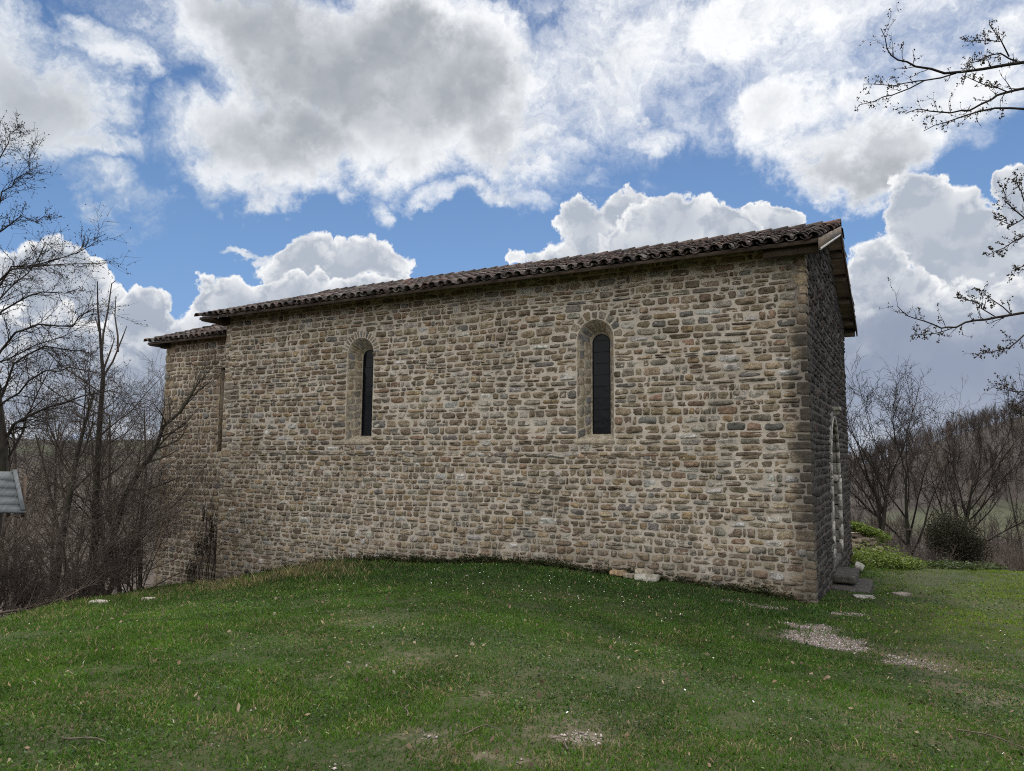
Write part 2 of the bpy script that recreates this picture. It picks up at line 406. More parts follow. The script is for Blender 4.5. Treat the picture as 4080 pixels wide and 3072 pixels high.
def ground(x, y):
    x = np.atleast_1d(np.asarray(x, float)); y = np.atleast_1d(np.asarray(y, float)); sh = x.shape
    x = x.ravel(); y = y.ravel(); z = np.zeros(len(x))
    for i in range(0, len(x), 20000):
        a = x[i:i+20000]; b = y[i:i+20000]
        a1 = np.clip(a, -30, 18); b1 = np.clip(b, -20, 24)
        d = np.sqrt((a1[:, None]-CP[:, 0])**2+(b1[:, None]-CP[:, 1])**2)
        q = _k(d)@_w[:_n]+_w[_n]+a1*_w[_n+1]+b1*_w[_n+2]
        # far country: a valley, a wooded hill to the east, long hills to the north-west
        r = np.hypot(a+2, b+2)
        far = -9+2.5*(fbm(a/70, b/70, 3)-.5)*2
        t = np.clip((b-62)/125, 0, 1); t = t*t*(3-2*t)
        sk = 13.0+.36*np.clip(a, -70, 120)+4*(fbm(a/45, b/90, 11)-.5)
        far = far+t*sk*np.clip((a+110)/90, 0, 1)
        u = np.clip((-a*.85+b*.5-120)/260, 0, 1); u = u*u*(3-2*u)
        far = far+u*(17+9*(fbm(a/110, b/110, 21)-.5))*np.clip((-a-30)/60, 0, 1)
        w = np.clip((r-20)/22, 0, 1); w = w*w*(3-2*w)
        q = q*(1-w)+far*w
        z[i:i+20000] = q+.035*(fbm(a*.9, b*.9, 5)-.5)*(r < 60)
    return z.reshape(sh)
def gz(x, y): return float(ground(x, y)[0])
def foot(px, depth):
    """point on the ground below the sight line through column px, at the given distance"""
    q = at(px, 1817, depth); return np.array([q[0], q[1], gz(q[0], q[1])])

def hit(px, py):
    r = ray(px, py); t = 3.5
    for _ in range(60): p = CAM+r*t; t += (p[2]-gz(p[0], p[1]))/max(.12, -r[2])*.6
    return CAM+r*t

FH = np.array([fw[0], fw[1]])/math.hypot(fw[0], fw[1])
def patches(lst):
    o = []
    for (px, py, rx, ry, w) in lst:
        c = hit(px, py); l = hit(px+rx, py); f_ = hit(px, py-ry); o.append((c[0], c[1], abs((l-c)@rt), abs((f_-c)[:2]@FH), w))
    return o
GRAV = patches([(3235, 2500, 95, 20, .9), (3290, 2556, 125, 36, 1.25), (3400, 2552, 60, 20, .6), (3060, 2420, 75, 10, .8), (3370, 2446, 90, 8, .75), (3620, 2640, 130, 24, .5), (3560, 2615, 60, 12, .5), (2930, 2398, 90, 6, .5), (3720, 2670, 60, 14, .4),
        (2320, 2940, 110, 34, .75), (1690, 2935, 80, 36, .5), (1000, 2835, 40, 22, .45), (2080, 3040, 60, 24, .5), (860, 2965, 60, 30, .4), (1210, 2960, 50, 34, .45), (2520, 2850, 60, 26, .35), (1330, 3050, 90, 24, .5), (2750, 2960, 50, 20, .3), (540, 2800, 60, 16, .3)])
WORN = patches([(600, 2750, 260, 50, .55), (250, 2900, 220, 60, .6), (1450, 2480, 260, 30, .4), (2500, 2560, 240, 30, .4), (3050, 2520, 120, 40, .55), (2000, 2760, 300, 50, .5), (3500, 2850, 260, 60, .5), (1950, 3020, 700, 50, .55), (3700, 2640, 260, 70, .8), (3900, 2760, 170, 60, .8), (3450, 2590, 200, 40, .6), (1600, 2640, 260, 60, .5), (2300, 2900, 420, 90, .6), (1700, 2950, 300, 80, .55), (900, 2900, 300, 90, .5), (2700, 2700, 260, 60, .35), (1200, 2700, 200, 40, .45), (3300, 2980, 300, 60, .4)])
def pfield(lst, x, y):
    q = np.zeros_like(x)
    for (a, b, rx, ry, w) in lst:
        u_ = (x-a)*rt[0]+(y-b)*rt[1]; v_ = (x-a)*FH[0]+(y-b)*FH[1]; q = np.maximum(q, w*np.exp(-((u_/rx)**2+(v_/ry)**2)))
    return q
def gravel_field(x, y): return pfield(GRAV, x, y)*(.15+1.7*fbm(x*6, y*6, 17))

def build_ground():
    def axis(lo, hi, st, far_lo, far_hi):
        a = list(np.arange(lo, hi+1e-6, st)); s = st; x = hi
        while x < far_hi: s *= 1.13; x += s; a.append(x)
        s = st; x = lo; b = []
        while x > far_lo: s *= 1.13; x -= s; b.append(x)
        return np.array(b[::-1]+a)
    X = axis(-19, 8, .14, -1100, 900); Y = axis(-14, 12, .14, -500, 1100)
    gx, gy = np.meshgrid(X, Y, indexing='ij'); z = ground(gx, gy)
    nx, ny = gx.shape
    i, j = np.meshgrid(np.arange(nx-1), np.arange(ny-1), indexing='ij'); a = (i*ny+j).ravel()
    mb = MB(); mb.add(np.stack([gx.ravel(), gy.ravel(), z.ravel()], 1), np.stack([a, a+ny, a+ny+1, a+1], 1),
        np.stack([pfield(WORN, gx.ravel(), gy.ravel()), pfield(GRAV, gx.ravel(), gy.ravel()), 0*gx.ravel()], 1))
    m, g = mat('soil_and_turf')
    x, y, zz = g.sep(g.obj)
    n1 = g.noise(g.obj, .8, 7, .6); n2 = g.noise(g.obj, 9, 7, .7); n3 = g.noise(g.obj, 70, 4, .7)
    c = g.mix(g.step(n1, .35, .65), (.024, .038, .008), (.042, .050, .014))
    c = g.mix(g.step(n2, .5, .7, 0, .7), c, (.075, .055, .032))
    c = g.mix(g.step(n3, .55, .75, 0, .5), c, (.025, .02, .012))
    wr_, gr_, _b = g.sep(g.col)
    earth = g.mix(g.step(n2, .35, .65), (.07, .058, .036), (.12, .10, .066))
    c = g.mix(g.m('MULTIPLY', g.step(g.m('MULTIPLY_ADD', g.m('SUBTRACT', n2, .5), 1.4, wr_), .25, .75), .85), c, earth)
    grit = g.mix(g.step(g.noise(g.obj, 120, 3, .6), .4, .6), (.11, .088, .07), (.25, .21, .185))
    c = g.mix(g.step(g.m('MULTIPLY_ADD', g.m('SUBTRACT', n2, .5), 1.2, gr_), .3, .7), c, grit)
    r = g.v('LENGTH', g.v('MULTIPLY', g.obj, (1, 1, 0)), out=1)
    big = g.noise(g.obj, .022, 6, .6)
    fm = g.noise(g.obj, .25, 8, .7)
    wood = g.mix(g.step(fm, .3, .7), (.018, .014, .012), (.036, .028, .024))
    mead = g.mix(g.step(fm, .35, .65), (.034, .041, .019), (.052, .056, .029))
    # pasture on the lower hillside east, brown woodland above
    pa = g.m('MULTIPLY', g.step(g.m('MULTIPLY_ADD', big, 14, y), 102, 106), g.step(g.m('MULTIPLY_ADD', big, -14, y), 110, 104))
    pa = g.m('MULTIPLY', pa, g.step(x, -12, 2))
    west = g.m('MULTIPLY', g.step(big, .42, .50), g.step(x, -40, -90))
    fc = g.mix(g.m('MAXIMUM', pa, west), wood, mead)
    c = g.mix(g.step(r, 22, 34), c, fc)
    litter = g.m('MULTIPLY', g.step(g.m('MULTIPLY_ADD', n1, 1.5, zz), .2, -.6), g.step(x, -9, -13))
    c = g.mix(litter, c, g.mix(g.step(n2, .35, .65), (.042, .033, .026), (.075, .06, .048)))
    g.l.new(c, g.b.inputs['Base Color'])
    g.l.new(g.bump(g.m('MULTIPLY_ADD', n3, .4, n2), .7, .04), g.b.inputs['Normal'])
    o = mb.build('ground', m, smooth=True); tag(o, kind='structure')
build_ground()

# ------------------------------------------------------------------ masonry
PAL = [((.325, .265, .19), 5), ((.29, .242, .18), 6), ((.262, .237, .20), 3.2), ((.205, .198, .185), .9), ((.275, .20, .145), 1.6), ((.41, .385, .345), 2.0), ((.34, .26, .165), 1.3), ((.21, .168, .125), 3), ((.55, .54, .52), .9)]
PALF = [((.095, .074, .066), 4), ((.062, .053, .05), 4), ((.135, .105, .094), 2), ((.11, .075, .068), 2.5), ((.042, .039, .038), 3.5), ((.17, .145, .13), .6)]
PALD = [((.27, .235, .18), 4), ((.235, .22, .19), 4), ((.19, .19, .19), 2), ((.29, .24, .17), 2)]
PALP = [((.25, .24, .225), 4), ((.21, .20, .19), 3), ((.17, .16, .15), 2)]
def pick(pal, n, rng, var=.13):
    w = np.array([q[1] for q in pal]); w = w/w.sum(); c = np.array([q[0] for q in pal])[rng.choice(len(pal), n, p=w)]
    return np.clip(c*(1+rng.normal(0, var, (n, 1)))*(1+rng.normal(0, .016, (n, 3))), .01, .8)
_u = np.array([-1, -.93, -.74, -.35, .35, .74, .93, 1.0]); NU = len(_u)
def stones(mb, rects, fmap, rng, pal, h=(.012, .035), kk=(.25, .75), jit=.10, rough=.35, edge=-.014, tilt=.35):
    """rects: (n,8) s0,s1 at bottom, t bottom left/right, top left/right, s0,s1 at top -> lumpy stones standing proud of the mortar"""
    r = np.asarray(rects, float); n = len(r)
    if n == 0: return
    U, V = np.meshgrid(_u, _u, indexing='ij'); U = U.ravel(); V = V.ravel()
    k = rng.uniform(kk[0], kk[1], (n, 1))
    x = U*np.sqrt(1-k*V*V/2); y = V*np.sqrt(1-k*U*U/2)
    q = rng.normal(0, jit, (n, 4, 2)).clip(-.22, .12)
    a = (x+1)/2; b = (y+1)/2
    w = np.stack([(1-a)*(1-b), a*(1-b), a*b, (1-a)*b], 2)           # bl br tr tl
    sg = np.array([(-1, -1), (1, -1), (1, 1), (-1, 1)])
    inset = (w[..., None]*(-np.abs(q)*sg[None])[:, None]).sum(2)      # corners pulled inwards by random amounts
    s0, s1, tbl, tbr, ttl, ttr = r[:, :6].T[..., None]
    L = s1-s0; Hh = ((ttl-tbl)+(ttr-tbr))/2
    s = s0+a*L+inset[..., 0]*L*.5
    t = (tbl*(1-a)+tbr*a)*(1-b)+(ttl*(1-a)+ttr*a)*b+inset[..., 1]*Hh*.5
    edge_n = rng.normal(0, 1, (n, U.size))*np.minimum(L, Hh)*.035
    s = s+edge_n*(np.abs(U) > .9); t = t+np.roll(edge_n, 7, 1)*(np.abs(V) > .9)
    hh = rng.uniform(h[0], h[1], (n, 1))
    prof = ((1-np.abs(U)**5)*(1-np.abs(V)**5))**.55
    co = rng.normal(0, 1, (n, 4, 4)); g4 = np.linspace(-1, 1, 4)
    B = np.maximum(0, 1-np.abs(_u[:, None]-g4[None])/(2/3)); B = B/B.sum(1, keepdims=True)
    nz = np.einsum('ia,nab,jb->nij', B, co, B).reshape(n, -1)+rng.normal(0, .3, (n, U.size))
    tl = rng.normal(0, tilt, (n, 2))
    hgt = edge+(hh-edge)*prof*(1+rough*nz*.5+(tl[:, :1]*U+tl[:, 1:]*V)*.5)
    P = fmap(s.ravel(), t.ravel(), hgt.ravel())
    i, j = np.meshgrid(np.arange(NU-1), np.arange(NU-1), indexing='ij'); f0 = (i*NU+j).ravel()
    fq = np.stack([f0, f0+NU, f0+NU+1, f0+1], 1)
    F_ = (np.arange(n)[:, None, None]*(NU*NU)+fq[None]).reshape(-1, 4)
    c = np.repeat(pick(pal, n, rng), NU*NU, 0)*(1+rng.normal(0, .05, (n*NU*NU, 1)))
    mb.add(P, F_, c)
def courses(smin, smax, tmin, tmax, rng, rh=(.095, .175), wr=(.12, .40), gap=.026, blocked=None, wav=.045, split=.14, seed=0, smooth_w=1.0):
    T = [tmin]
    while T[-1] < tmax: T.append(T[-1]+rng.uniform(*rh))
    T = np.array(T)
    def bd(k, s): return T[k]+wav*(fbm(np.asarray(s)*.55+k*.13, np.full_like(np.asarray(s, float), k*.45), seed, 3)-.5)*2
    out = []
    for k in range(len(T)-1):
        tm = (T[k]+T[k+1])/2; hgt = T[k+1]-T[k]
        a = smin(tm) if callable(smin) else smin; b = smax(tm) if callable(smax) else smax
        iv = [(a, b)]
        for (p, q) in (blocked(tm) if blocked else []):
            nv = []
            for (c, d) in iv:
                if q <= c or p >= d: nv.append((c, d)); continue
                if p > c: nv.append((c, p))
                if q < d: nv.append((q, d))
            iv = nv
        for (c, d) in iv:
            if d-c < .05: continue
            w = []; tot = 0
            while tot < d-c:
                base = rng.uniform(*wr)*(1.25 if hgt < .12 else 1) if rng.random() > .14 else rng.uniform(.05, .13)
                w.append(base); tot += base
            w = np.array(w)*(d-c)/tot
            s = c
            for ww in w:
                s0, s1 = s+gap/2*rng.uniform(.6, 1.4), s+ww-gap/2*rng.uniform(.6, 1.4); s += ww
                if s1-s0 < .025: continue
                g = gap/2*rng.uniform(.7, 1.35, 4)
                tb = bd(k, np.array([s0, s1])); tt = bd(k+1, np.array([s0, s1]))
                x = rng.random()
                if x < split and hgt > .11 and ww > .14:
                    f = rng.uniform(.38, .62); md = tb*(1-f)+tt*f
                    out.append((s0, s1, tb[0]+g[0], tb[1]+g[1], md[0]-.008, md[1]-.008))
                    if rng.random() < .5 and ww > .24:
                        sm = s0+(s1-s0)*rng.uniform(.4, .6)
                        out.append((s0, sm-.01, md[0]+.008, md.mean()+.008, tt[0]-g[2], tt.mean()-g[3])); out.append((sm+.01, s1, md.mean()+.008, md[1]+.008, tt.mean()-g[2], tt[1]-g[3]))
                    else: out.append((s0, s1, md[0]+.008, md[1]+.008, tt[0]-g[2], tt[1]-g[3]))
                elif x > .93:       # a low stone that leaves more mortar showing
                    dd = hgt*rng.uniform(.12, .3); out.append((s0, s1, tb[0]+g[0], tb[1]+g[1], tt[0]-g[2]-dd, tt[1]-g[3]-dd*.6))
                else:
                    out.append((s0, s1, tb[0]+g[0], tb[1]+g[1], tt[0]-g[2], tt[1]-g[3]))
    return np.array(out)
def roughblock(mb, c, half, rng, col, n=6, p=9, amp=.045):
    """a squared but hand-dressed block"""
    l = np.linspace(-1, 1, n)
    A, B = np.meshgrid(l, l, indexing='ij'); A = A.ravel(); B = B.ravel(); O = np.ones_like(A)
    Vs = [np.stack(q, 1) for q in ((O, A, B), (-O, B, A), (B, O, A), (A, -O, B), (A, B, O), (B, A, -O))]
    i, j = np.meshgrid(np.arange(n-1), np.arange(n-1), indexing='ij'); f0 = (i*n+j).ravel(); fq = np.stack([f0, f0+n, f0+n+1, f0+1], 1)
    half = np.asarray(half); ph = rng.uniform(0, 50, 3)
    for V in Vs:
        r = (np.abs(V)**p).sum(1)**(1/p); Q = V/r[:, None]
        nz = np.stack([fbm(Q[:, 1]*1.7+ph[0], Q[:, 2]*1.7+Q[:, 0]+ph[1], 2, 3), fbm(Q[:, 2]*1.7+ph[1], Q[:, 0]*1.7+Q[:, 1]+ph[2], 5, 3), fbm(Q[:, 0]*1.7+ph[2], Q[:, 1]*1.7+Q[:, 2]+ph[0], 9, 3)], 1)-.5
        mb.add(np.asarray(c)+Q*half+nz*amp*2*min(half.min()*4, .5), fq, col)

LN, HW, WD = 14.14, 5.72, 8.17          # nave length, wall height, width
EAVE, EZ, RZ, OV = .60, 5.755, 7.37, .31
SL = (RZ-EZ)/(WD/2+EAVE)
chapel = empty('chapel', (0, 0, 0))
tag(chapel, 'long rubble stone chapel with a brown clay tile roof and two slit windows', 'chapel')
WINS = [(-9.585, .385, 2.60, 4.61), (-3.78, .375, 2.60, 4.55)]       # centre, half width, sill, springing
_qr = random.Random(12); QUOINS = []; _z = -1.6
while _z < 5.8:
    _h = _qr.choice((.11, .13, .15, .17, .20, .23)); QUOINS.append((_z, _h, _qr.uniform(.22, .42) if _qr.random() < .4 else _qr.uniform(.06, .22), _qr.uniform(.2, .45))); _z += _h
def quoin_len(t):
    for (z, h, l, o) in QUOINS:
        if z <= t < z+h: return l+.01
    return .25
def win_block(t):
    o = []
    for (c, hw, sl, sp) in WINS:
        if sl-.03 < t < sp: o.append((c-hw, c+hw))
        elif sp <= t < sp+hw+.17: q = math.sqrt(max(0, (hw+.17)**2-(t-sp)**2)); o.append((c-q, c+q))
    return o
def holes(c, hw, sl, sp, n=14):
    """arched outline, anticlockwise from the lower left"""
    a = np.linspace(0, math.pi, 2*n+1)
    pts = [(c-hw, sl), (c, sl), (c+hw, sl)]+[(c+hw, sl+(sp-sl)*q) for q in np.linspace(.12, .92, 8)]
    pts += [(c+hw*math.cos(q), sp+hw*math.sin(q)) for q in a]
    pts += [(c-hw, sl+(sp-sl)*q) for q in np.linspace(.92, .12, 8)]
    return np.array(pts)
def sheet(mb, fmap, smin, smax, tmin, tmax, st, rects, rng, top=None, col=(1, 1, 1), amp=.006):
    """mortar sheet with rectangles left out; top(s) optionally clips it to a gable"""
    def ax(lo, hi, cuts):
        v = sorted(set([lo, hi]+[q for q in cuts if lo < q < hi])); o = []
        for a, b in zip(v[:-1], v[1:]): o += list(np.linspace(a, b, max(1, int(round((b-a)/st)))+1)[:-1])
        return np.array(o+[hi])
    X = ax(smin, smax, [q for r in rects for q in r[:2]]); Y = ax(tmin, tmax, [q for r in rects for q in r[2:4]])
    gx, gy = np.meshgrid(X, Y, indexing='ij'); nx, ny = gx.shape
    i, j = np.meshgrid(np.arange(nx-1), np.arange(ny-1), indexing='ij'); a = (i*ny+j).ravel()
    cx_ = ((X[:-1]+X[1:])/2)[i].ravel(); cy_ = ((Y[:-1]+Y[1:])/2)[j].ravel(); keep = np.ones(len(a), bool)
    for r in rects: keep &= ~((cx_ > r[0]) & (cx_ < r[1]) & (cy_ > r[2]) & (cy_ < r[3]))
    h = amp*(fbm(gx*5, gy*5, 8)-.5)*2
    if top is not None:
        tp = top(gx); gy = np.minimum(gy, tp); keep &= (cy_ < top(cx_)+st)
    a = a[keep]
    mb.add(fmap(gx.ravel(), gy.ravel(), h.ravel()), np.stack([a, a+ny, a+ny+1, a+1], 1), col)
def rect_hole(mb, fmap, rect, outline, col=(1, 1, 1)):
    """flat ring between an opening's outline and the rectangle cut out of the sheet"""
    c = outline.mean(0); o = outline; ang = np.arctan2(o[:, 1]-c[1], o[:, 0]-c[0])
    ca = [math.atan2(y-c[1], x-c[0]) for x in rect[:2] for y in rect[2:4]]
    pts = [(a, p) for a, p in zip(ang, o)]
    oo = np.concatenate([o, o[:1]]); an = np.unwrap(np.r_[ang, ang[0]+2*math.pi*0])
    srt = np.argsort(ang); A = ang[srt]; O = o[srt]
    for a in ca:
        x = np.interp(a, np.r_[A[-1]-2*math.pi, A, A[0]+2*math.pi], np.r_[O[-1, 0], O[:, 0], O[0, 0]])
        y = np.interp(a, np.r_[A[-1]-2*math.pi, A, A[0]+2*math.pi], np.r_[O[-1, 1], O[:, 1], O[0, 1]])
        pts.append((a, np.array([x, y])))
    pts.sort(key=lambda q: q[0]); inn = np.array([q[1] for q in pts]); A = np.array([q[0] for q in pts])
    d = np.stack([np.cos(A), np.sin(A)], 1)
    with np.errstate(divide='ignore'):
        tx = np.where(d[:, 0] > 0, (rect[1]-c[0])/d[:, 0], (rect[0]-c[0])/d[:, 0]); ty = np.where(d[:, 1] > 0, (rect[3]-c[1])/d[:, 1], (rect[2]-c[1])/d[:, 1])
    out = c+d*np.minimum(np.abs(tx), np.abs(ty))[:, None]
    n = len(inn); P = np.concatenate([inn, out]); k = np.arange(n); k1 = (k+1) % n
    mb.add(fmap(P[:, 0], P[:, 1], np.zeros(2*n)), np.stack([k, n+k, n+k1, k1], 1), col)

def nave_map(s, t, h): return np.stack([s, -h, t], 1)
def chan_map(s, t, h): return np.stack([s, .60-h, t], 1)
def front_map(s, t, h): return np.stack([h, s, t], 1)
def gable(s): return HW+.0+SL*(WD/2-np.abs(s-WD/2))+.12

def build_walls():
    rng = np.random.default_rng(11)
    rects = [(c-.72, c+.72, sl-.3, sp+hw+.3) for (c, hw, sl, sp) in WINS]
    # --- nave wall facing the lawn
    mb = MB()
    a1 = courses(lambda t: -LN+quoin_len(t+.13)-.05, lambda t: -max(.03, quoin_len(t)-.03), -1.35, 2.3, rng, (.08, .155), (.10, .34), .011, win_block, .06, .13, 1)
    a2 = courses(lambda t: -LN+quoin_len(t+.13)-.05, lambda t: -max(.03, quoin_len(t)-.03), 2.3, 5.93, rng, (.085, .165), (.13, .43), .012, win_block, .05, .13, 31)
    al = np.concatenate([a1, a2]); al = al[al[:, 4:6].max(1) > ground(al[:, 0], np.full(len(al), -.1))-.15]
    stones(mb, al, nave_map, rng, PAL, (.010, .040), (.08, .5), .09, 1.0, -.012, .6)
    for (c, hw, sl, sp) in WINS:                         # voussoirs round the heads
        def vm(s, t, h, c=c, sp=sp): return np.stack([c-s*np.cos(t), -h, sp+s*np.sin(t)], 1)
        n = 17 if c < -6 else 9
        an = np.linspace(0, math.pi, n+1)+np.r_[0, rng.normal(0, .02, n-1), 0]; gp = .03 if c < -6 else .022
        stones(mb, [(hw+.004, hw+.19*rng.uniform(.8, 1.02), x+gp, x+gp*.6, y-gp, y-gp*.6) for x, y in zip(an[:-1], an[1:])], vm, rng, PALD, (.006, .012), (.05, .25), .05, .2, -.012, .1)
    for k, (z, h, ln, ot) in enumerate(QUOINS):   # corner blocks
        if -.4 < z and z+h < 5.96:
            roughblock(mb, (-ln/2+.020, ot/2-.020, z+h/2), (ln/2, ot/2, h/2-.010), rng, pick(PAL[:3]+PAL[1:2], 1, rng)[0], 10, 10, .036)
        if z+h < 5.94:
            l2 = quoin_len(z+h/2+.13); roughblock(mb, (-LN+l2/2-.018, .2, z+h/2), (l2/2, .215, h/2-.011), rng, pick(PAL[:3], 1, rng)[0], 8, 9, .04)
    nave = mb.build('nave_wall', M_STONE, chapel, True)
    mo = MB(); sheet(mo, nave_map, -LN, 0, -1.6, 5.95, .07, rects, rng)
    for (c, hw, sl, sp), r in zip(WINS, rects): rect_hole(mo, nave_map, r, holes(c, hw, sl, sp))
    mo.build('mortar', M_MORTAR, nave, True)
    # --- west front with its doorway (dark, weathered)
    mb = MB()
    pc, phw, psp = WD/2, 1.03, 1.95
    def pblock(t):
        if t < psp: return [(pc-phw, pc+phw)] if t > .05 else []
        if t < 3.27: q = phw*math.sqrt(max(0, 1-((t-psp)/1.3)**2)); return [(pc-q, pc+q)]
        return []
    def lo(t): return max(.30, WD/2-(gable(WD/2)-t)/SL+.05) if t > HW else quoin_len(t+.27)*.8
    def hi(t): return min(WD-.1, WD/2+(gable(WD/2)-t)/SL-.05) if t > HW else WD-.02
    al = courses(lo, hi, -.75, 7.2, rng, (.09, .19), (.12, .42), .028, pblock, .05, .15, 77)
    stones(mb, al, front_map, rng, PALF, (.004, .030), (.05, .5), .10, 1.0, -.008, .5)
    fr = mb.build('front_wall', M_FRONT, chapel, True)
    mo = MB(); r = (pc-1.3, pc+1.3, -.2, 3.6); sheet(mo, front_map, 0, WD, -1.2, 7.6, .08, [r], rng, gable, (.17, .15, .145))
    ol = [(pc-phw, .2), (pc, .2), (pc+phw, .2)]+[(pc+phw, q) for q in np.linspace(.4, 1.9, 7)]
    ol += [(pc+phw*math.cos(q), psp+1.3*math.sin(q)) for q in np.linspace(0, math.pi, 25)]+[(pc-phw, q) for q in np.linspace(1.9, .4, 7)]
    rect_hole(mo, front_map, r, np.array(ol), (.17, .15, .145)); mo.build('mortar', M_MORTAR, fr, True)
    # --- narrower chancel beyond
    mb = MB()
    al = courses(-17.36, -14.0, -2.1, 5.58, rng, (.11, .20), (.13, .38), .012, lambda t: [(-15.05, -14.0)] if 2.35 < t < 4.66 else [], .05, .13, 51)
    stones(mb, al, chan_map, rng, PAL[:5]+PAL[6:8], (.012, .04), (.25, .8))
    for k, z in enumerate(np.arange(-2.1, 5.4, .25)):
        ln = .22+.2*(k % 2); roughblock(mb, (-17.4+ln/2-.02, .6+.2-.02, z+.12), (ln/2, .21, .118*rng.uniform(.9, 1)), rng, pick(PAL[:4], 1, rng)[0], 6, 9, .06)
    ch = mb.build('chancel_wall', M_STONE, chapel, True)
    mo = MB(); sheet(mo, chan_map, -17.4, -14.1, -2.6, 5.6, .08, [(-15.05, -14.1, 2.35, 4.66)], rng); mo.build('mortar', M_MORTAR, ch, True)
    nm = MB(); nc = (.27, .235, .185)
    nm.box((-15.07, .62, 2.33), (-15.03, .86, 4.68), nc); nm.box((-15.03, .83, 2.33), (-14.05, .86, 4.68), nc); nm.box((-15.03, .615, 2.30), (-14.05, .83, 2.36), nc); nm.box((-15.03, .615, 4.64), (-14.05, .83, 4.70), nc)
    for z in np.arange(2.37, 4.4, .22): roughblock(nm, (-15.11, .68, z+.11), (.075, .09, .10), rng, pick(PAL[:3], 1, rng)[0], 6, 9, .03)
    nm.build('niche', M_DRESSED, ch)
    # --- the sides turned away
    mb = MB()
    mb.box((-LN, WD-.02, -3), (-.02, WD, HW+.05)); mb.box((-17.4, WD-.62, -3), (-LN, WD-.6, 5.4)); mb.box((-17.4, .62, -3), (-17.38, WD-.62, 5.4))
    V = [(-LN, 0, HW), (-LN, WD, HW), (-LN, WD/2, RZ-.2), (-LN, 0, -1.5), (-LN, WD, -3)]
    mb.add(V, np.array([(0, 2, 1), (0, 1, 3), (3, 1, 4)]))
    mb.build('rear_wall', M_MORTAR, chapel)
    return nave, fr
nave, front = build_walls()

def build_windows():
    rng = np.random.default_rng(5)
    for wi, (c, hw, sl, sp) in enumerate(WINS):
        mb = MB(); D = .33; ihw = .182; isl = sl+.14; isp = sp-.045
        # splayed reveal: mortar bed then dressed blocks
        o = holes(c, hw, sl, sp); i_ = holes(c, ihw, isl, isp); n = len(o); k = np.arange(n); k1 = (k+1) % n
        P = np.concatenate([np.stack([o[:, 0], np.zeros(n), o[:, 1]], 1), np.stack([i_[:, 0], np.full(n, D), i_[:, 1]], 1)])
        mb.add(P, np.stack([k, k1, n+k1, n+k], 1), (.40, .355, .285))
        for sd in (-1, 1):
            nv = np.array([-sd*D, -(hw-ihw), 0]); nv = nv/np.linalg.norm(nv)
            def jm(s, t, h, sd=sd, nv=nv):
                f = s/D; z = t+(isl-sl)*f*(1-(t-sl)/(sp-sl))+(isp-sp)*f*((t-sl)/(sp-sl))
                return np.stack([c+sd*(hw+(ihw-hw)*f), s, z], 1)+nv*h[:, None]
            al = courses(.004, D-.03, sl+.02, sp-.01, rng, (.15, .24), (.14, .30), .012, None, .006, 0, 9)
            stones(mb, al, jm, rng, PALD, (.003, .007), (.02, .08), .03, .2, -.006, .1)
        nvs = 15 if wi == 0 else 7
        an = np.linspace(0, math.pi, nvs+1); gp = .03 if wi == 0 else .014
        def am(s, t, h):
            f = s/D; rr = hw+(ihw-hw)*f-h; return np.stack([c-rr*np.cos(t), s, sp+(isp-sp)*f+rr*np.sin(t)], 1)
        stones(mb, [(.004, D-.05, a+gp, a+gp*.5, b-gp, b-gp*.5) for a, b in zip(an[:-1], an[1:])], am, rng, PALD, (.003, .007), (.02, .1), .04, .2, -.006, .1)
        roughblock(mb, (c-.02, .04, sl-.03), (hw+.03, .075, .035), rng, (.33, .29, .23), 7, 9, .04)
        w = mb.build('window', M_DRESSED, nave, True)
        # leaded pane set against the inner edge
        q = holes(c, ihw, isl, isp); n = len(q); cen = np.array([[c, D-.006, (isl+isp)/2]])
        pm = MB(); pm.add(np.concatenate([np.stack([q[:, 0], np.full(n, D-.006), q[:, 1]], 1), cen]), np.stack([np.arange(n), (np.arange(n)+1) % n, np.full(n, n)], 1))
        pm.build('pane', M_GLASS, w)
        lm = MB()
        for z in np.arange(isl+.02, isp+ihw-.03, .225):
            ww = ihw if z < isp else math.sqrt(max(.0, ihw**2-(z-isp)**2))
            lm.box((c-ww+.004, D-.016, z-.003), (c+ww-.004, D-.007, z+.003))
        # iron rim round the glass
        q2 = holes(c, ihw-.014, isl+.012, isp); k = np.arange(n); k1 = (k+1) % n
        lm.add(np.concatenate([np.stack([q[:, 0], np.full(n, D-.02), q[:, 1]], 1), np.stack([q2[:, 0], np.full(n, D-.02), q2[:, 1]], 1)]), np.stack([k, k1, n+k1, n+k], 1))
        lm.build('window_bar', M_IRON, w)
def m_glass():
    m, g = mat('old_dark_glass')
    n = g.noise(g.obj, 5, 3, .5)
    g.b.inputs['Base Color'].default_value = (.003, .004, .006, 1); g.b.inputs['Roughness'].default_value = .06
    g.b.inputs['Specular IOR Level'].default_value = .12
    g.l.new(g.bump(n, .25, .02), g.b.inputs['Normal'])
    return m
M_GLASS = m_glass(); M_IRON = m_plain('black_iron', (.012, .012, .014), .7, .1)
build_windows()

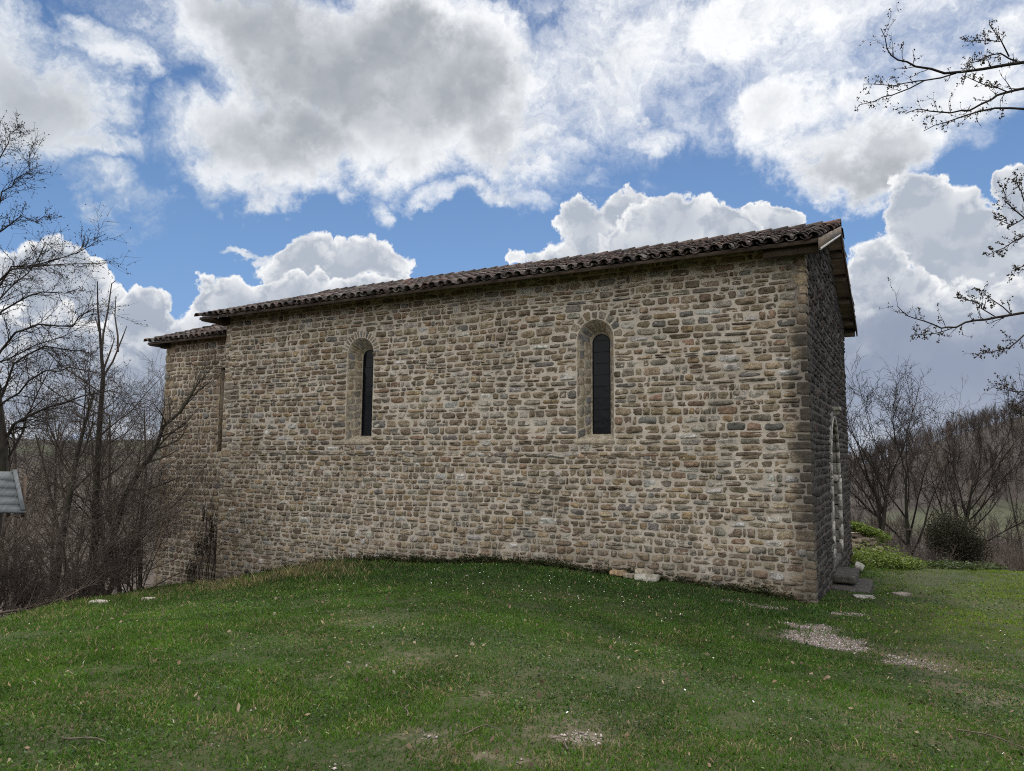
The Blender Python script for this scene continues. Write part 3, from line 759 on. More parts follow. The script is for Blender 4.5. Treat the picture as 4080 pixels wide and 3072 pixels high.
def build_portal():
    rng = np.random.default_rng(8); pc, phw, psp = WD/2, 1.03, 1.95; D = .55; mb = MB()
    # jamb and arch blocks, lining the recess
    def arch(s, a, inset=0.0, rise=1.3): return pc-(phw-inset)*math.cos(a), psp+(rise-inset)*math.sin(a)
    for sd in (-1, 1):
        z = .22
        k = 0
        while z < psp-.06:
            hgt = rng.uniform(.2, .32); hgt = min(hgt, psp-.02-z); L = .10+.10*(k % 2); k += 1
            roughblock(mb, (-D/2+.035, pc+sd*(phw-.02+L/2-.03), z+hgt/2), (D/2, .05+L/2, hgt/2-.006), rng, pick(PALP, 1, rng)[0], 5, 14, .015); z += hgt
    an = np.linspace(0, math.pi, 16)
    for a, b in zip(an[:-1], an[1:]):
        V = []
        for x in (-D+.04, .035):
            for q in (a+.008, b-.008):
                for ins in (.09, -.10): y, z = arch(0, q, ins); V.append((x, y, z))
        mb.add(V, np.array([(0, 1, 3, 2), (4, 6, 7, 5), (0, 4, 5, 1), (2, 3, 7, 6), (1, 5, 7, 3), (0, 2, 6, 4)]), pick(PALP, 1, rng)[0])
    for sd in (-1, 1):   # pale dressed arrises
        z = .3
        while z < psp-.05:
            hh = rng.uniform(.22, .4); hh = min(hh, psp-z); mb.box((-.03, pc+sd*(phw-.06)-.035, z), (.045+rng.uniform(0, .02), pc+sd*(phw-.06)+.035, z+hh-.008), (.50, .49, .47)); z += hh
    for a, b in zip(an[:-1], an[1:]):
        V = []
        for x in (-.02, .05):
            for q in (a+.005, b-.005):
                for ins in (.10, .045): y, z = arch(0, q, ins); V.append((x, y, z))
        mb.add(V, np.array([(0, 1, 3, 2), (4, 6, 7, 5), (0, 4, 5, 1), (2, 3, 7, 6), (1, 5, 7, 3), (0, 2, 6, 4)]), (.46, .45, .43))
    p = mb.build('portal', M_PALE, front)
    for sd in (-1, 1):
        cm = MB(); n = 14; a = np.linspace(0, 2*math.pi, n, endpoint=False)
        def lathe(prof):
            V = np.array([(-.20+r*math.cos(q), pc+sd*(phw-.19)+r*math.sin(q), z) for (r, z) in prof for q in a]); k = np.arange(n); k1 = (k+1) % n
            for i in range(len(prof)-1): cm.add(V[i*n:(i+2)*n], np.stack([k, k1, n+k1, n+k], 1), (.36, .34, .32))
        lathe([(.12, .22), (.12, .3), (.085, .34), (.08, .4), (.075, 1.78)])
        cm.build('column', M_PALE, p, True)
        km = MB(); roughblock(km, (-.2, pc+sd*(phw-.17), 1.87), (.20, .15, .075), rng, (.42, .40, .37), 6, 8, .03)
        for q in range(3): roughblock(km, (-.05-.12*q, pc+sd*(phw-.30), 1.87), (.04, .03, .05), rng, (.44, .42, .39), 4, 4, .03)
        km.build('capital', M_PALE, p, True)
    dm = MB()
    for i in range(9): dm.box((-D-.03, pc-phw+.16+i*.19, .3), (-D+.02+.004*(i % 2), pc-phw+.345+i*.19, 3.1))
    dr = dm.build('door', M_DOOR, p)
    hm = MB(); a = np.linspace(0, 2*math.pi, 12, endpoint=False)
    for i in range(12):
        q = a[i]; hm.box((-D+.024, pc+.12+.05*math.cos(q)-.012, 1.25+.05*math.sin(q)-.012), (-D+.045, pc+.12+.05*math.cos(q)+.012, 1.25+.05*math.sin(q)+.012))
    hm.build('handle', M_IRON, dr)
    sm = MB(); roughblock(sm, (-.30, pc, .16), (.31, .98, .07), rng, (.15, .14, .13), 8, 14, .03); sm.build('threshold', M_PALE, p, True)
    om = MB(); roughblock(om, (.07, pc+.1, 3.36), (.10, .17, .045), rng, (.40, .38, .35), 6, 7, .04); roughblock(om, (.06, pc+.1, 3.28), (.07, .10, .05), rng, (.36, .34, .31), 5, 5, .05)
    om.build('keystone', M_PALE, p, True)
build_portal()

# ------------------------------------------------------------------ roofs
TPAL = [((.125, .09, .08), 3), ((.10, .078, .072), 4), ((.185, .15, .135), 1.8), ((.20, .115, .09), .7), ((.06, .052, .05), 4), ((.24, .22, .205), 1.6)]
def tiles(mb, x0, x1, ye, ze, yr, zr, rng, pitch=.222, crs=.335):
    """barrel tiles on one slope: channels and covers, each its own shell"""
    L = math.hypot(yr-ye, zr-ze); dy, dz = (yr-ye)/L, (zr-ze)/L; ny, nz = -dz*np.sign(yr-ye), abs(dy)
    nrow = int(math.ceil(L/crs)); ncol = int(round((x1-x0)/pitch)); pt = (x1-x0)/ncol
    a = np.linspace(0, math.pi, 7); na = len(a)
    for c in range(ncol+1):
        for r in range(nrow):
            for cover in (1, 0):
                if not cover and c == ncol: continue
                xc = x0+c*pt+(0 if cover else pt/2)+rng.normal(0, .012)
                s0 = r*crs+rng.normal(0, .024)-(.03 if cover else .0); s1 = s0+crs+.09
                if s1 > L+.06: s1 = L+.06
                R0, R1 = (.098, .080) if cover else (.088, .104)
                R0 *= rng.uniform(.95, 1.05); lift = .052 if cover else .088; sg = 1 if cover else -1
                w = rng.normal(0, .028); th = .016
                V = []
                for (s, Rr, dl) in ((s0, R0, .018), (s1, R1, 0)):
                    for rad in (Rr, Rr-th):
                        for q in a:
                            X = xc+rad*math.cos(q)+w*(s-s0); hgt = lift+dl*(1 if cover else .6)+sg*rad*math.sin(q)*(.88 if cover else .72)
                            V.append((X, ye+dy*s+ny*hgt, ze+dz*s+nz*hgt))
                k = np.arange(na-1)
                F_ = np.concatenate([np.stack([k, k+1, 2*na+k+1, 2*na+k], 1), np.stack([na+k, 3*na+k, 3*na+k+1, na+k+1], 1), np.stack([k, na+k, na+k+1, k+1], 1)])
                mb.add(V, F_, pick(TPAL, 1, rng, .2)[0])
def ridge(mb, x0, x1, y, z, rng, st=.36):
    a = np.linspace(0, math.pi, 8); na = len(a); x = x1
    while x > x0:
        V = []
        for (xx, Rr, up_) in ((x, .125, .02), (x-st-.06, .105, 0)):
            for rad in (Rr, Rr-.018):
                for q in a: V.append((xx, y+rad*1.25*math.cos(q), z+up_+rad*math.sin(q)-.02+rng.normal(0, .002)))
        k = np.arange(na-1)
        mb.add(V, np.concatenate([np.stack([k, k+1, 2*na+k+1, 2*na+k], 1), np.stack([k, na+k, na+k+1, k+1], 1)]), pick(TPAL, 1, rng, .2)[0]); x -= st
def build_roof(x0, x1, ye, ze, yr, zr, front_end, nm):
    rng = np.random.default_rng(3 if front_end else 4)
    mb = MB()
    tiles(mb, x0+.1, x1-.1, ye, ze, yr, zr, rng); tiles(mb, x0+.1, x1-.1, 2*yr-ye, ze, yr, zr, rng)
    rf = mb.build(nm, M_TILE, chapel, True)
    for p_ in rf.data.polygons: pass
    rm = MB(); ridge(rm, x0+.05, x1, yr, zr+.08, rng); rm.build('ridge_tiles', M_TILE, rf, True)
    sl = (zr-ze)/(yr-ye)
    dm = MB()
    for sg in (1, -1):
        y0, y1 = ye+.07, yr
        if sg < 0: y0, y1 = 2*yr-y0, yr
        def zt(y): return ze+abs(y-(ye if sg > 0 else 2*yr-ye))*sl
        V = [(x, y, zt(y)+dz) for x in (x0+.06, x1-.035) for y in (y0, y1) for dz in (-.035, .0)]
        dm.add(V, np.array([(0, 1, 3, 2), (4, 6, 7, 5), (0, 4, 5, 1), (2, 3, 7, 6), (1, 5, 7, 3), (0, 2, 6, 4)]))
    dm.build('roof_deck', M_DECK, rf)
    fm = MB(); fm.box((x0+.03, ye+.045, ze-.02), (x1-.03, ye+.07, ze+.045)); fm.build('fascia_board', M_FASCIA, rf)
    # timber plate on the wall head and boxed soffit
    wy = 0 if front_end else .6
    pm = MB(); pm.box((x0+.22, wy-.12, ze-.10), (x0+.52, wy+.06, ze+.10)); pm.box((x0+.06, ye+.075, ze-.05), (x0+.5, wy, ze+.02)); pm.build('wall_plate', M_BEAM, rf)
    if front_end:
        for sg in (1, -1):
            bm_ = MB(); e0 = ye+.02 if sg > 0 else 2*yr-ye-.02
            V = [(x, y, ze+abs(y-(ye if sg > 0 else 2*yr-ye))*sl+dz) for x in (x1-.032, x1-.002) for y in (e0, yr) for dz in (-.15, .035)]
            bm_.add(V, np.array([(0, 1, 3, 2), (4, 6, 7, 5), (0, 4, 5, 1), (2, 3, 7, 6), (1, 5, 7, 3), (0, 2, 6, 4)]))
            bb = bm_.build('barge_board', M_BARGE if sg > 0 else M_FASCIA, rf)
            if sg > 0:
                st_ = MB(); V = [(x, y, ze+(y-ye)*sl+dz) for x in (x1-.02, x1+.004) for y in (e0+.01, yr-.25) for dz in (-.165, -.125)]
                st_.add(V, np.array([(0, 1, 3, 2), (4, 6, 7, 5), (0, 4, 5, 1), (2, 3, 7, 6), (1, 5, 7, 3), (0, 2, 6, 4)])); st_.build('edge_strip', M_WHITE, bb)
        for y in (-.33, .95, 2.2, 3.35, 4.85, 5.85, 6.9, 8.0, 8.6):
            z = ze+(min(y, 2*yr-y)-ye)*sl-.045
            bm_ = MB(); bm_.box((-.6, y-.07, z-.17), (x1-.06, y+.07, z)); bm_.build('purlin', M_FASCIA, rf)
    return rf
build_roof(-LN-.42, OV, -EAVE, EZ, WD/2, RZ-.07, True, 'roof')
build_roof(-17.76, -LN+.1, .16, 5.43, WD/2, 6.8, False, 'chancel_roof')

# ------------------------------------------------------------------ stones lying about
def slab(name, c, half, seed, col, label, cat, group=None, rz=0.0, tilt=(0, 0), p=7, amp=.06, n=8, m=None):
    rng = np.random.default_rng(seed); mb = MB(); roughblock(mb, (0, 0, 0), half, rng, col, n, p, amp)
    o = mb.build(name, m or M_LOOSE, None, True); o.location = c; o.rotation_euler = (tilt[0], tilt[1], rz)
    return tag(o, label, cat, group)
slab('stone_step', (.20, 3.50, -.035), (.215, .66, .075), 1, (.085, .08, .073), 'upper grey stone step slab below the chapel doorway', 'step', 'steps at the door', p=14, amp=.02, m=M_PALE)
slab('stone_step', (.32, 3.22, -.20), (.345, .80, .06), 2, (.08, .075, .07), 'lower broad dark step slab on the grass under the other step', 'step', 'steps at the door', p=14, amp=.02, m=M_PALE)
WS = 'loose stones at the foot of the wall'
slab('loose_stone', (-3.26, -.20, gz(-3.26, -.2)+0.070), (.15, .08, .045), 21, (.36, .26, .16), 'flat ochre brown stone lying on grass against the chapel wall', 'stone', WS, .1)
slab('loose_stone', (-3.02, -.30, gz(-3.02, -.3)+0.055), (.10, .07, .04), 22, (.34, .29, .24), 'small low greyish stone between the brown one and the pale slab', 'stone', WS, -.2)
slab('loose_stone', (-2.70, -.30, gz(-2.7, -.3)+0.065), (.21, .11, .055), 23, (.46, .45, .41), 'long pale grey slab on the grass carrying a second stone', 'stone', WS, .05)
slab('loose_stone', (-2.76, -.26, gz(-2.76, -.26)+0.150), (.15, .09, .045), 24, (.40, .36, .29), 'beige block resting on top of the long pale slab', 'stone', WS, -.12)
HS = 'rubble stones by the thicket'
for i, (px, py, dp, h_, c_, lb) in enumerate([
    (398, 2395, 14.6, (.19, .10, .04), (.52, .49, .45), 'long flat whitish stone, nearest the lawn in the rubble by the thicket'),
    (440, 2352, 15.2, (.11, .09, .08), (.50, .49, .47), 'squarish pale grey rubble stone beside the thicket stems'),
    (484, 2332, 15.6, (.14, .09, .04), (.54, .52, .46), 'flat cream stone, topmost of the rubble by the thicket'),
    (500, 2360, 15.4, (.06, .06, .075), (.62, .62, .62), 'small upright white stone in the rubble by the thicket'),
    (352, 2378, 15.0, (.13, .09, .06), (.30, .22, .19), 'dull reddish stone at the left end of the rubble'),
    (590, 2380, 15.8, (.10, .07, .035), (.42, .39, .34), 'small beige stone at the grass edge below the chancel corner')]):
    q = hit(px, py+14); slab('rubble_stone', (q[0], q[1], q[2]+h_[2]*.6), h_, 40+i, c_, lb, 'stone', HS, i*.7)
q = np.array([.95, 3.0]); slab('paving_stone', (.62, 1.55, gz(.62, 1.55)+.012), (.17, .13, .02), 61, (.36, .35, .34), 'thin whitish flat stone in the grass before the steps', 'stone', rz=.3)
slab('paving_stone', (1.18, 2.6, gz(1.18, 2.6)+.02), (.15, .11, .03), 62, (.24, .21, .19), 'flat pinkish grey stone in the grass right of the steps', 'stone', rz=.8)
slab('paving_stone', (.30, 5.9, gz(.3, 5.9)+.16), (.10, .36, .04), 63, (.34, .33, .31), 'pale leaning flagstone against the far corner of the front', 'stone', tilt=(0, .5))

# ------------------------------------------------------------------ trees
def tube(mb, P, Rr, sides, col):
    P = np.asarray(P); n = len(P); T = np.gradient(P, axis=0); T /= np.linalg.norm(T, axis=1)[:, None]+1e-9
    ref = np.array([0, 0, 1.0]) if abs(T[0, 2]) < .8 else np.array([1.0, 0, 0])
    A = np.cross(T, ref); A /= np.linalg.norm(A, axis=1)[:, None]+1e-9; B = np.cross(T, A)
    a = np.linspace(0, 2*math.pi, sides, endpoint=False)
    V = (P[:, None]+Rr[:, None, None]*(np.cos(a)[None, :, None]*A[:, None]+np.sin(a)[None, :, None]*B[:, None])).reshape(-1, 3)
    k = np.arange(sides); k1 = (k+1) % sides
    F_ = np.concatenate([np.stack([i*sides+k, i*sides+k1, (i+1)*sides+k1, (i+1)*sides+k], 1) for i in range(n-1)])
    mb.add(V, F_, col)
class Tree:
    """recursive bare tree; polylines by level"""
    def __init__(s, seed): s.r = random.Random(seed); s.br = []
    def branch(s, p, d, L, r, lev, prm):
        R_ = s.r; n = 7 if lev == 0 else (6 if lev == 1 else 5 if lev == 2 else 4)
        pts = [np.array(p, float)]; d = np.array(d, float); d /= np.linalg.norm(d); ds = [d.copy()]
        w = prm['wig'][min(lev, len(prm['wig'])-1)]; tr = prm['trop'][min(lev, len(prm['trop'])-1)]
        for i in range(n):
            d = d+np.array([R_.gauss(0, w), R_.gauss(0, w), R_.gauss(0, w)+tr]); d /= np.linalg.norm(d)
            pts.append(pts[-1]+d*L/n); ds.append(d.copy())
        P = np.array(pts); rr = r*(1-np.linspace(0, 1, n+1)*(1-prm.get('taper', .3)))
        s.br.append((lev, P, rr)); s.kids(P, ds, L, rr, lev, prm)
        return P
    def kids(s, P, ds, L, rr, lev, prm):
        R_ = s.r
        if lev+1 >= prm['levels']: return
        n = len(P)-1; cnt = prm['n'][lev]; cnt = int(cnt*R_.uniform(.75, 1.25)+.5); t0 = prm['t0'][lev]
        for k in range(cnt):
            t = t0+(1-t0)*((k+R_.random())/cnt); x = t*n; i = min(n-1, int(x)); f = x-i
            p = P[i]*(1-f)+P[i+1]*f; d = ds[min(i+1, len(ds)-1)]
            a = np.cross(d, [R_.gauss(0, 1), R_.gauss(0, 1), R_.gauss(0, 1)]); a /= np.linalg.norm(a)+1e-9
            an = R(prm['ang'][lev])*R_.uniform(.65, 1.3); nd = d*math.cos(an)+a*math.sin(an)
            ratio = prm['len'][lev]*R_.uniform(.6, 1.2)*(1-.45*t*(lev == 0 and prm.get('cone', 1)))
            r0 = (rr[i]*(1-f)+rr[i+1]*f)
            s.branch(p, nd, L*ratio, max(prm.get('rmin', .003), r0*prm['rad'][lev]), lev+1, prm)
    def build(s, root, mt, mc, split=1, buds=0, budsize=.012, budcol=(.05, .035, .022), sides=(7, 5, 4, 3, 3, 3)):
        tm, cm = MB(), MB(); loc = np.array(root.location)
        for lev, P, rr in s.br:
            tube(tm if lev < split else cm, P-loc, np.asarray(rr), sides[min(lev, 5)], (1, 1, 1))
        if tm.n: tm.build('trunk', mt, root, True)
        if buds:
            bm_ = MB(); R_ = s.r
            octa = np.array([(1, 0, 0), (-1, 0, 0), (0, 1, 0), (0, -1, 0), (0, 0, 1.6), (0, 0, -1)], float); of = np.array([(0, 2, 4), (2, 1, 4), (1, 3, 4), (3, 0, 4), (2, 0, 5), (1, 2, 5), (3, 1, 5), (0, 3, 5)])
            top = max(q[0] for q in s.br)
            for lev, P, rr in s.br:
                if lev < top-1: continue
                for i in range(1, len(P)):
                    if R_.random() > buds*(1.4 if i == len(P)-1 else .7): continue
                    for _ in range(R_.choice((1, 2, 3))):
                        o = np.array([R_.gauss(0, 1), R_.gauss(0, 1), R_.gauss(0, 1)])*budsize*.9
                        bm_.add(P[i]-loc+o+octa*budsize*R_.uniform(.5, 1.1), of, budcol)
            if bm_.n: bm_.build('buds', M_LEAF, root)
        if cm.n: cm.build('crown', mc, root)
PR = dict(levels=5, n=(11, 7, 6, 4), t0=(.3, .2, .15, .15), ang=(48, 45, 42, 40), len=(.52, .52, .5, .5), rad=(.5, .55, .55, .6), wig=(.06, .12, .16, .2, .22), trop=(.03, .07, .05, .03, .02), taper=.25, rmin=.004)
PS = dict(PR, levels=4, n=(9, 6, 5), t0=(.25, .2, .15), ang=(38, 40, 42), len=(.5, .5, .5), rad=(.55, .55, .6), trop=(.02, .09, .06, .03))
def lean_tree(name, label, px, depth, top, r, seed, prm=PR, dirp=None, cat='tree', group=None, mt=None, mc=None, stems=1, spread=.18, buds=0, budsize=.012, split=1, frac=.93):
    f = foot(px, depth); root = empty(name, tuple(f)); tag(root, label, cat, group); T = Tree(seed); rg = T.r
    H = at(px, top, depth)[2]-f[2]
    for k in range(stems):
        if dirp is not None:
            tgt = at(dirp[0], dirp[1], depth+dirp[2]); d = tgt-f; L = np.linalg.norm(d)
        else:
            d = np.array([rg.gauss(0, spread), rg.gauss(0, spread), 1.0]); L = H*(1 if k == 0 else rg.uniform(.6, 1.0))*frac
        b = f+np.array([rg.gauss(0, .12), rg.gauss(0, .12), 0])*(stems > 1)-np.array([0, 0, .15])
        T.branch(b, d, L, r*(1 if k == 0 else rg.uniform(.5, .9)), 0, prm)
    T.build(root, mt or M_BARK, mc or M_TWIG, split, buds, budsize)
    return root

TH = 'bare trees and shrubs of the thicket on the left'
def left_trees():
    # big budding tree whose trunk stands at the left edge
    f = foot(-40, 12.6); root = empty('budding_tree', tuple(f)); tag(root, 'large dark tree with tiny opening buds, its trunk behind the board roof', 'tree', TH)
    T = Tree(7); r_ = T.r
    prm = dict(PR, levels=4, n=(9, 9, 8), t0=(.15, .12, .1), len=(.5, .42, .42), ang=(42, 42, 45), rad=(.42, .5, .6), trop=(.02, .03, .02, .02), wig=(.07, .1, .16, .2), rmin=.0030)
    def px(x, y, dd=0): return at(x, y, 12.6+dd)
    tr = np.array([f-[0, 0, .2], px(-25, 2100), px(5, 1880), px(8, 1760), px(-10, 1620), px(-30, 1450), px(-40, 1200), px(-30, 950), px(-20, 700), px(0, 480)])
    T.br.append((0, tr, np.array([.15, .13, .105, .10, .09, .08, .065, .05, .03, .012])))
    limbs = [([(8, 1760), (60, 1690), (150, 1640), (260, 1600), (400, 1560), (470, 1545)], .045, 0), ([(-10, 1620), (60, 1450), (170, 1380), (300, 1400), (360, 1410)], .032, .3),
             ([(-30, 1450), (60, 1330), (160, 1290), (280, 1300), (370, 1230), (395, 1240)], .03, -.3), ([(-40, 1200), (40, 1075), (150, 1060), (260, 1050), (380, 1050)], .028, -.6),
             ([(-40, 1200), (50, 1060), (170, 1055), (300, 1010), (395, 955)], .026, .2), ([(-30, 950), (30, 900), (80, 860), (140, 880), (185, 860)], .02, .4), ([(-30, 950), (20, 760), (60, 720), (110, 680), (118, 610)], .018, 0),
             ([(-20, 700), (10, 600), (40, 540), (75, 505)], .014, .2), ([(-40, 1300), (60, 1200), (170, 1160), (270, 1170), (330, 1140)], .024, .8), ([(-10, 1620), (70, 1560), (180, 1480), (290, 1470), (400, 1490)], .028, -.8),
             ([(5, 1880), (90, 1720), (130, 1600), (190, 1500), (230, 1400)], .03, .9), ([(-30, 1450), (70, 1420), (190, 1360), (330, 1300)], .024, 1.0), ([(-40, 1250), (30, 1150), (110, 1090), (180, 960), (220, 1000)], .022, 1.2)]
    for pts, r0, dd in limbs:
        P = np.array([px(x, y, dd*i/(len(pts)-1)*1.5) for i, (x, y) in enumerate(pts)]); P = np.concatenate([np.array([P[i]*(1-t)+P[i+1]*t for t in (0, .5)]) for i in range(len(P)-1)]+[P[-1:]])
        P[1:-1] += np.array([[r_.gauss(0, .02) for _ in range(3)] for _ in range(len(P)-2)])
        ds = list(np.gradient(P, axis=0)/np.linalg.norm(np.gradient(P, axis=0), axis=1)[:, None]); rr = np.linspace(r0*.72, .005, len(P))
        T.br.append((1, P, rr)); L = np.linalg.norm(P[-1]-P[0])
        T.kids(P, ds, L*.75, rr, 1, dict(prm, n=(9, 24, 9), t0=(.1, .06, .1), len=(.4, .38, .45)))
    for k in range(14):      # limbs reaching out of the picture on the left
        i = 3+k*5.5/14; j = int(i); p = tr[j]*(1-(i-j))+tr[j+1]*(i-j)
        T.branch(p, -rt*r_.uniform(.5, 1.2)+fw*r_.uniform(-.7, .7)+np.array([0, 0, r_.uniform(.2, .8)]), r_.uniform(1.4, 2.6), .034-.0015*k, 1, dict(prm, n=(0, 10, 7, 3), len=(.3, .42, .4, .5)))
    T.build(root, M_BARK, M_TWIGN, 1, .28, .009, (.04, .026, .02))
    lean_tree('forked_tree', 'thick trunked bare tree forking low, just right of the board roof', 232, 15.3, 1440, .10, 21, dict(PR, n=(8, 7, 6, 4), t0=(.45, .2, .15, .15)), group=TH, spread=.03)
    # sparse tall sapling
    f = foot(385, 16.3); root = empty('sapling', tuple(f)); tag(root, 'tallest thin leader of the thicket, rising bare against the cloud', 'tree', TH); T = Tree(5)
    P = np.array([f-[0, 0, .2]]+[at(x, y, 16.3) for x, y in ((378, 2150), (385, 1900), (400, 1650), (412, 1500), (405, 1420), (398, 1320), (390, 1230), (388, 1120))])
    T.br.append((0, P, np.array([.10, .085, .07, .055, .045, .035, .026, .018, .01])))
    for pts in ([(405, 1420), (412, 1330), (430, 1240), (445, 1130), (462, 1118)], [(412, 1500), (450, 1440), (490, 1340), (505, 1300)], [(470, 1400), (470, 1340), (458, 1260), (462, 1180)], [(400, 1330), (380, 1265)], [(410, 1480), (440, 1400), (458, 1345)]):
        Q = np.array([at(x, y, 16.3+.2*i) for i, (x, y) in enumerate(pts)]); T.br.append((1, Q, np.linspace(.028, .008, len(Q))))
    for y in range(1560, 2250, 45):
        p = at(395, y, 16.3); T.branch(p, [T.r.gauss(0, 1), T.r.gauss(0, 1), .9], T.r.uniform(1.0, 2.2), .018, 1, dict(PS, n=(6, 8, 5)))
    T.build(root, M_BARK, M_TWIG, 1)
    # leaning stem that crosses the chancel
    f = foot(395, 17.0); root = empty('leaning_tree', tuple(f)); tag(root, 'bare stem leaning right so that its twigs cross the chancel wall', 'tree', TH); T = Tree(15)
    P = np.array([f-[0, 0, .2]]+[at(x, y, 17+dd) for x, y, dd in ((440, 2180, 0), (495, 1980, 0), (560, 1870, .1), (620, 1790, .2), (650, 1700, .2), (720, 1640, .2), (770, 1560, .2), (800, 1510, .2), (830, 1500, .2))])
    T.br.append((0, P, np.linspace(.085, .006, len(P)))); ds = list(np.gradient(P, axis=0)/np.linalg.norm(np.gradient(P, axis=0), axis=1)[:, None])
    T.kids(P, ds, 5.0, np.linspace(.085, .006, len(P)), 0, dict(PS, n=(16, 6, 5), len=(.3, .5, .5), ang=(40, 40, 40)))
    T.build(root, M_BARK, M_TWIG, 1)
    info = [('bare_shrub', 'many stemmed bare shrub under the board roof at the left edge', 30, 13.6, 1980, 6), ('bare_shrub', 'brown twiggy shrub between the board roof and the forked trunk', 140, 14.2, 1850, 6),
            ('bare_shrub', 'dense upright shrub in front of the forked trunk', 275, 15.2, 1640, 6), ('bare_shrub', 'clump of dark upright stems around the tall leader', 350, 16.2, 1480, 8),
            ('bare_shrub', 'bushy bare shrub right of the tall leader', 470, 17.0, 1420, 7), ('bare_shrub', 'bare shrub with a fan of twigs touching the chancel corner', 570, 18.6, 1400, 7),
            ('bare_shrub', 'low tangle of twigs at the chancel foot', 560, 17.6, 2000, 7), ('bare_shrub', 'low brushwood behind the rubble stones', 420, 16.4, 2080, 7), ('bare_shrub', 'low brown brush between the two trunks at left', 310, 14.9, 2120, 7),
            ('bare_shrub', 'low scrub below the board roof at the lawn edge', 90, 13.0, 2180, 7), ('bare_shrub', 'low scrub left of the forked trunk at the lawn edge', 190, 13.9, 2200, 7),
            ('bare_tree', 'tall bare tree far behind the board roof', 110, 24.0, 1450, 1), ('bare_tree', 'tall bare tree behind the forked trunk', 260, 26.0, 1420, 1), ('bare_tree', 'bare tree behind the tall leader, reaching the clouds', 440, 25.0, 1400, 1),
            ('bare_tree', 'tall bare tree behind the chancel corner', 590, 27.0, 1385, 1), ('bare_tree', 'slim bare tree between the leader and the chancel', 520, 23.0, 1430, 1),
            ('bare_tree', 'bare tree deep in the thicket left of the leader', 330, 21.0, 1500, 1), ('bare_tree', 'bare tree at the very left behind the big trunk', 20, 20.0, 1560, 1)]
    for i, (nm, lb, px_, dp, top, st) in enumerate(info):
        if nm == 'bare_tree': lean_tree(nm, lb, px_, dp, top, .085, 100+i, dict(PR, n=(12, 7, 5, 4), rmin=.0048), group=TH, spread=.05, mc=M_TWIG, frac=.8)
        else: lean_tree(nm, lb, px_, dp, top, .026, 100+i, dict(PS, n=(11, 7, 5), rmin=.0034, wig=(.10, .15, .19, .22), trop=(.0, .03, .03, .02), ang=(46, 46, 46)), cat='shrub', group=TH, stems=st, spread=.34, frac=.75, mt=M_TWIGR if i % 2 else M_TWIG, mc=M_TWIGR if i % 3 else M_TWIG, split=1)
    # cut branches lying at the edge of the lawn
    for i, (a, b, lb) in enumerate([((10, 2440, 11.9), (330, 2405, 14.0), 'long bare pole lying along the lawn edge at left'), ((180, 2430, 13.0), (430, 2290, 14.6), 'thin dead branch propped up in the brush'), ((20, 2405, 12.6), (240, 2425, 13.3), 'short grey branch lying in the leaf litter')]):
        p0 = foot(a[0], a[2]); p1 = foot(b[0], b[2]); p1[2] += (.35 if i == 1 else .06); p0[2] += .05; root = empty('fallen_branch', tuple(p0)); tag(root, lb, 'branch', 'fallen branches by the thicket')
        P = np.array([p0*(1-t)+p1*t+np.array([0, 0, .03*math.sin(t*9+i)]) for t in np.linspace(0, 1, 9)]); mb = MB(); tube(mb, P-p0, np.linspace(.024, .008, 9), 6, (1, 1, 1)); mb.build('stem', M_TWIGR, root, True)
        T = Tree(60+i); [T.branch(P[k], P[-1]-P[0]+np.array([T.r.gauss(0, .8), T.r.gauss(0, .8), .5]), .6, .008, 2, PS) for k in range(2, 8)]; T.build(root, M_TWIGR, M_TWIGR, 0)
left_trees()

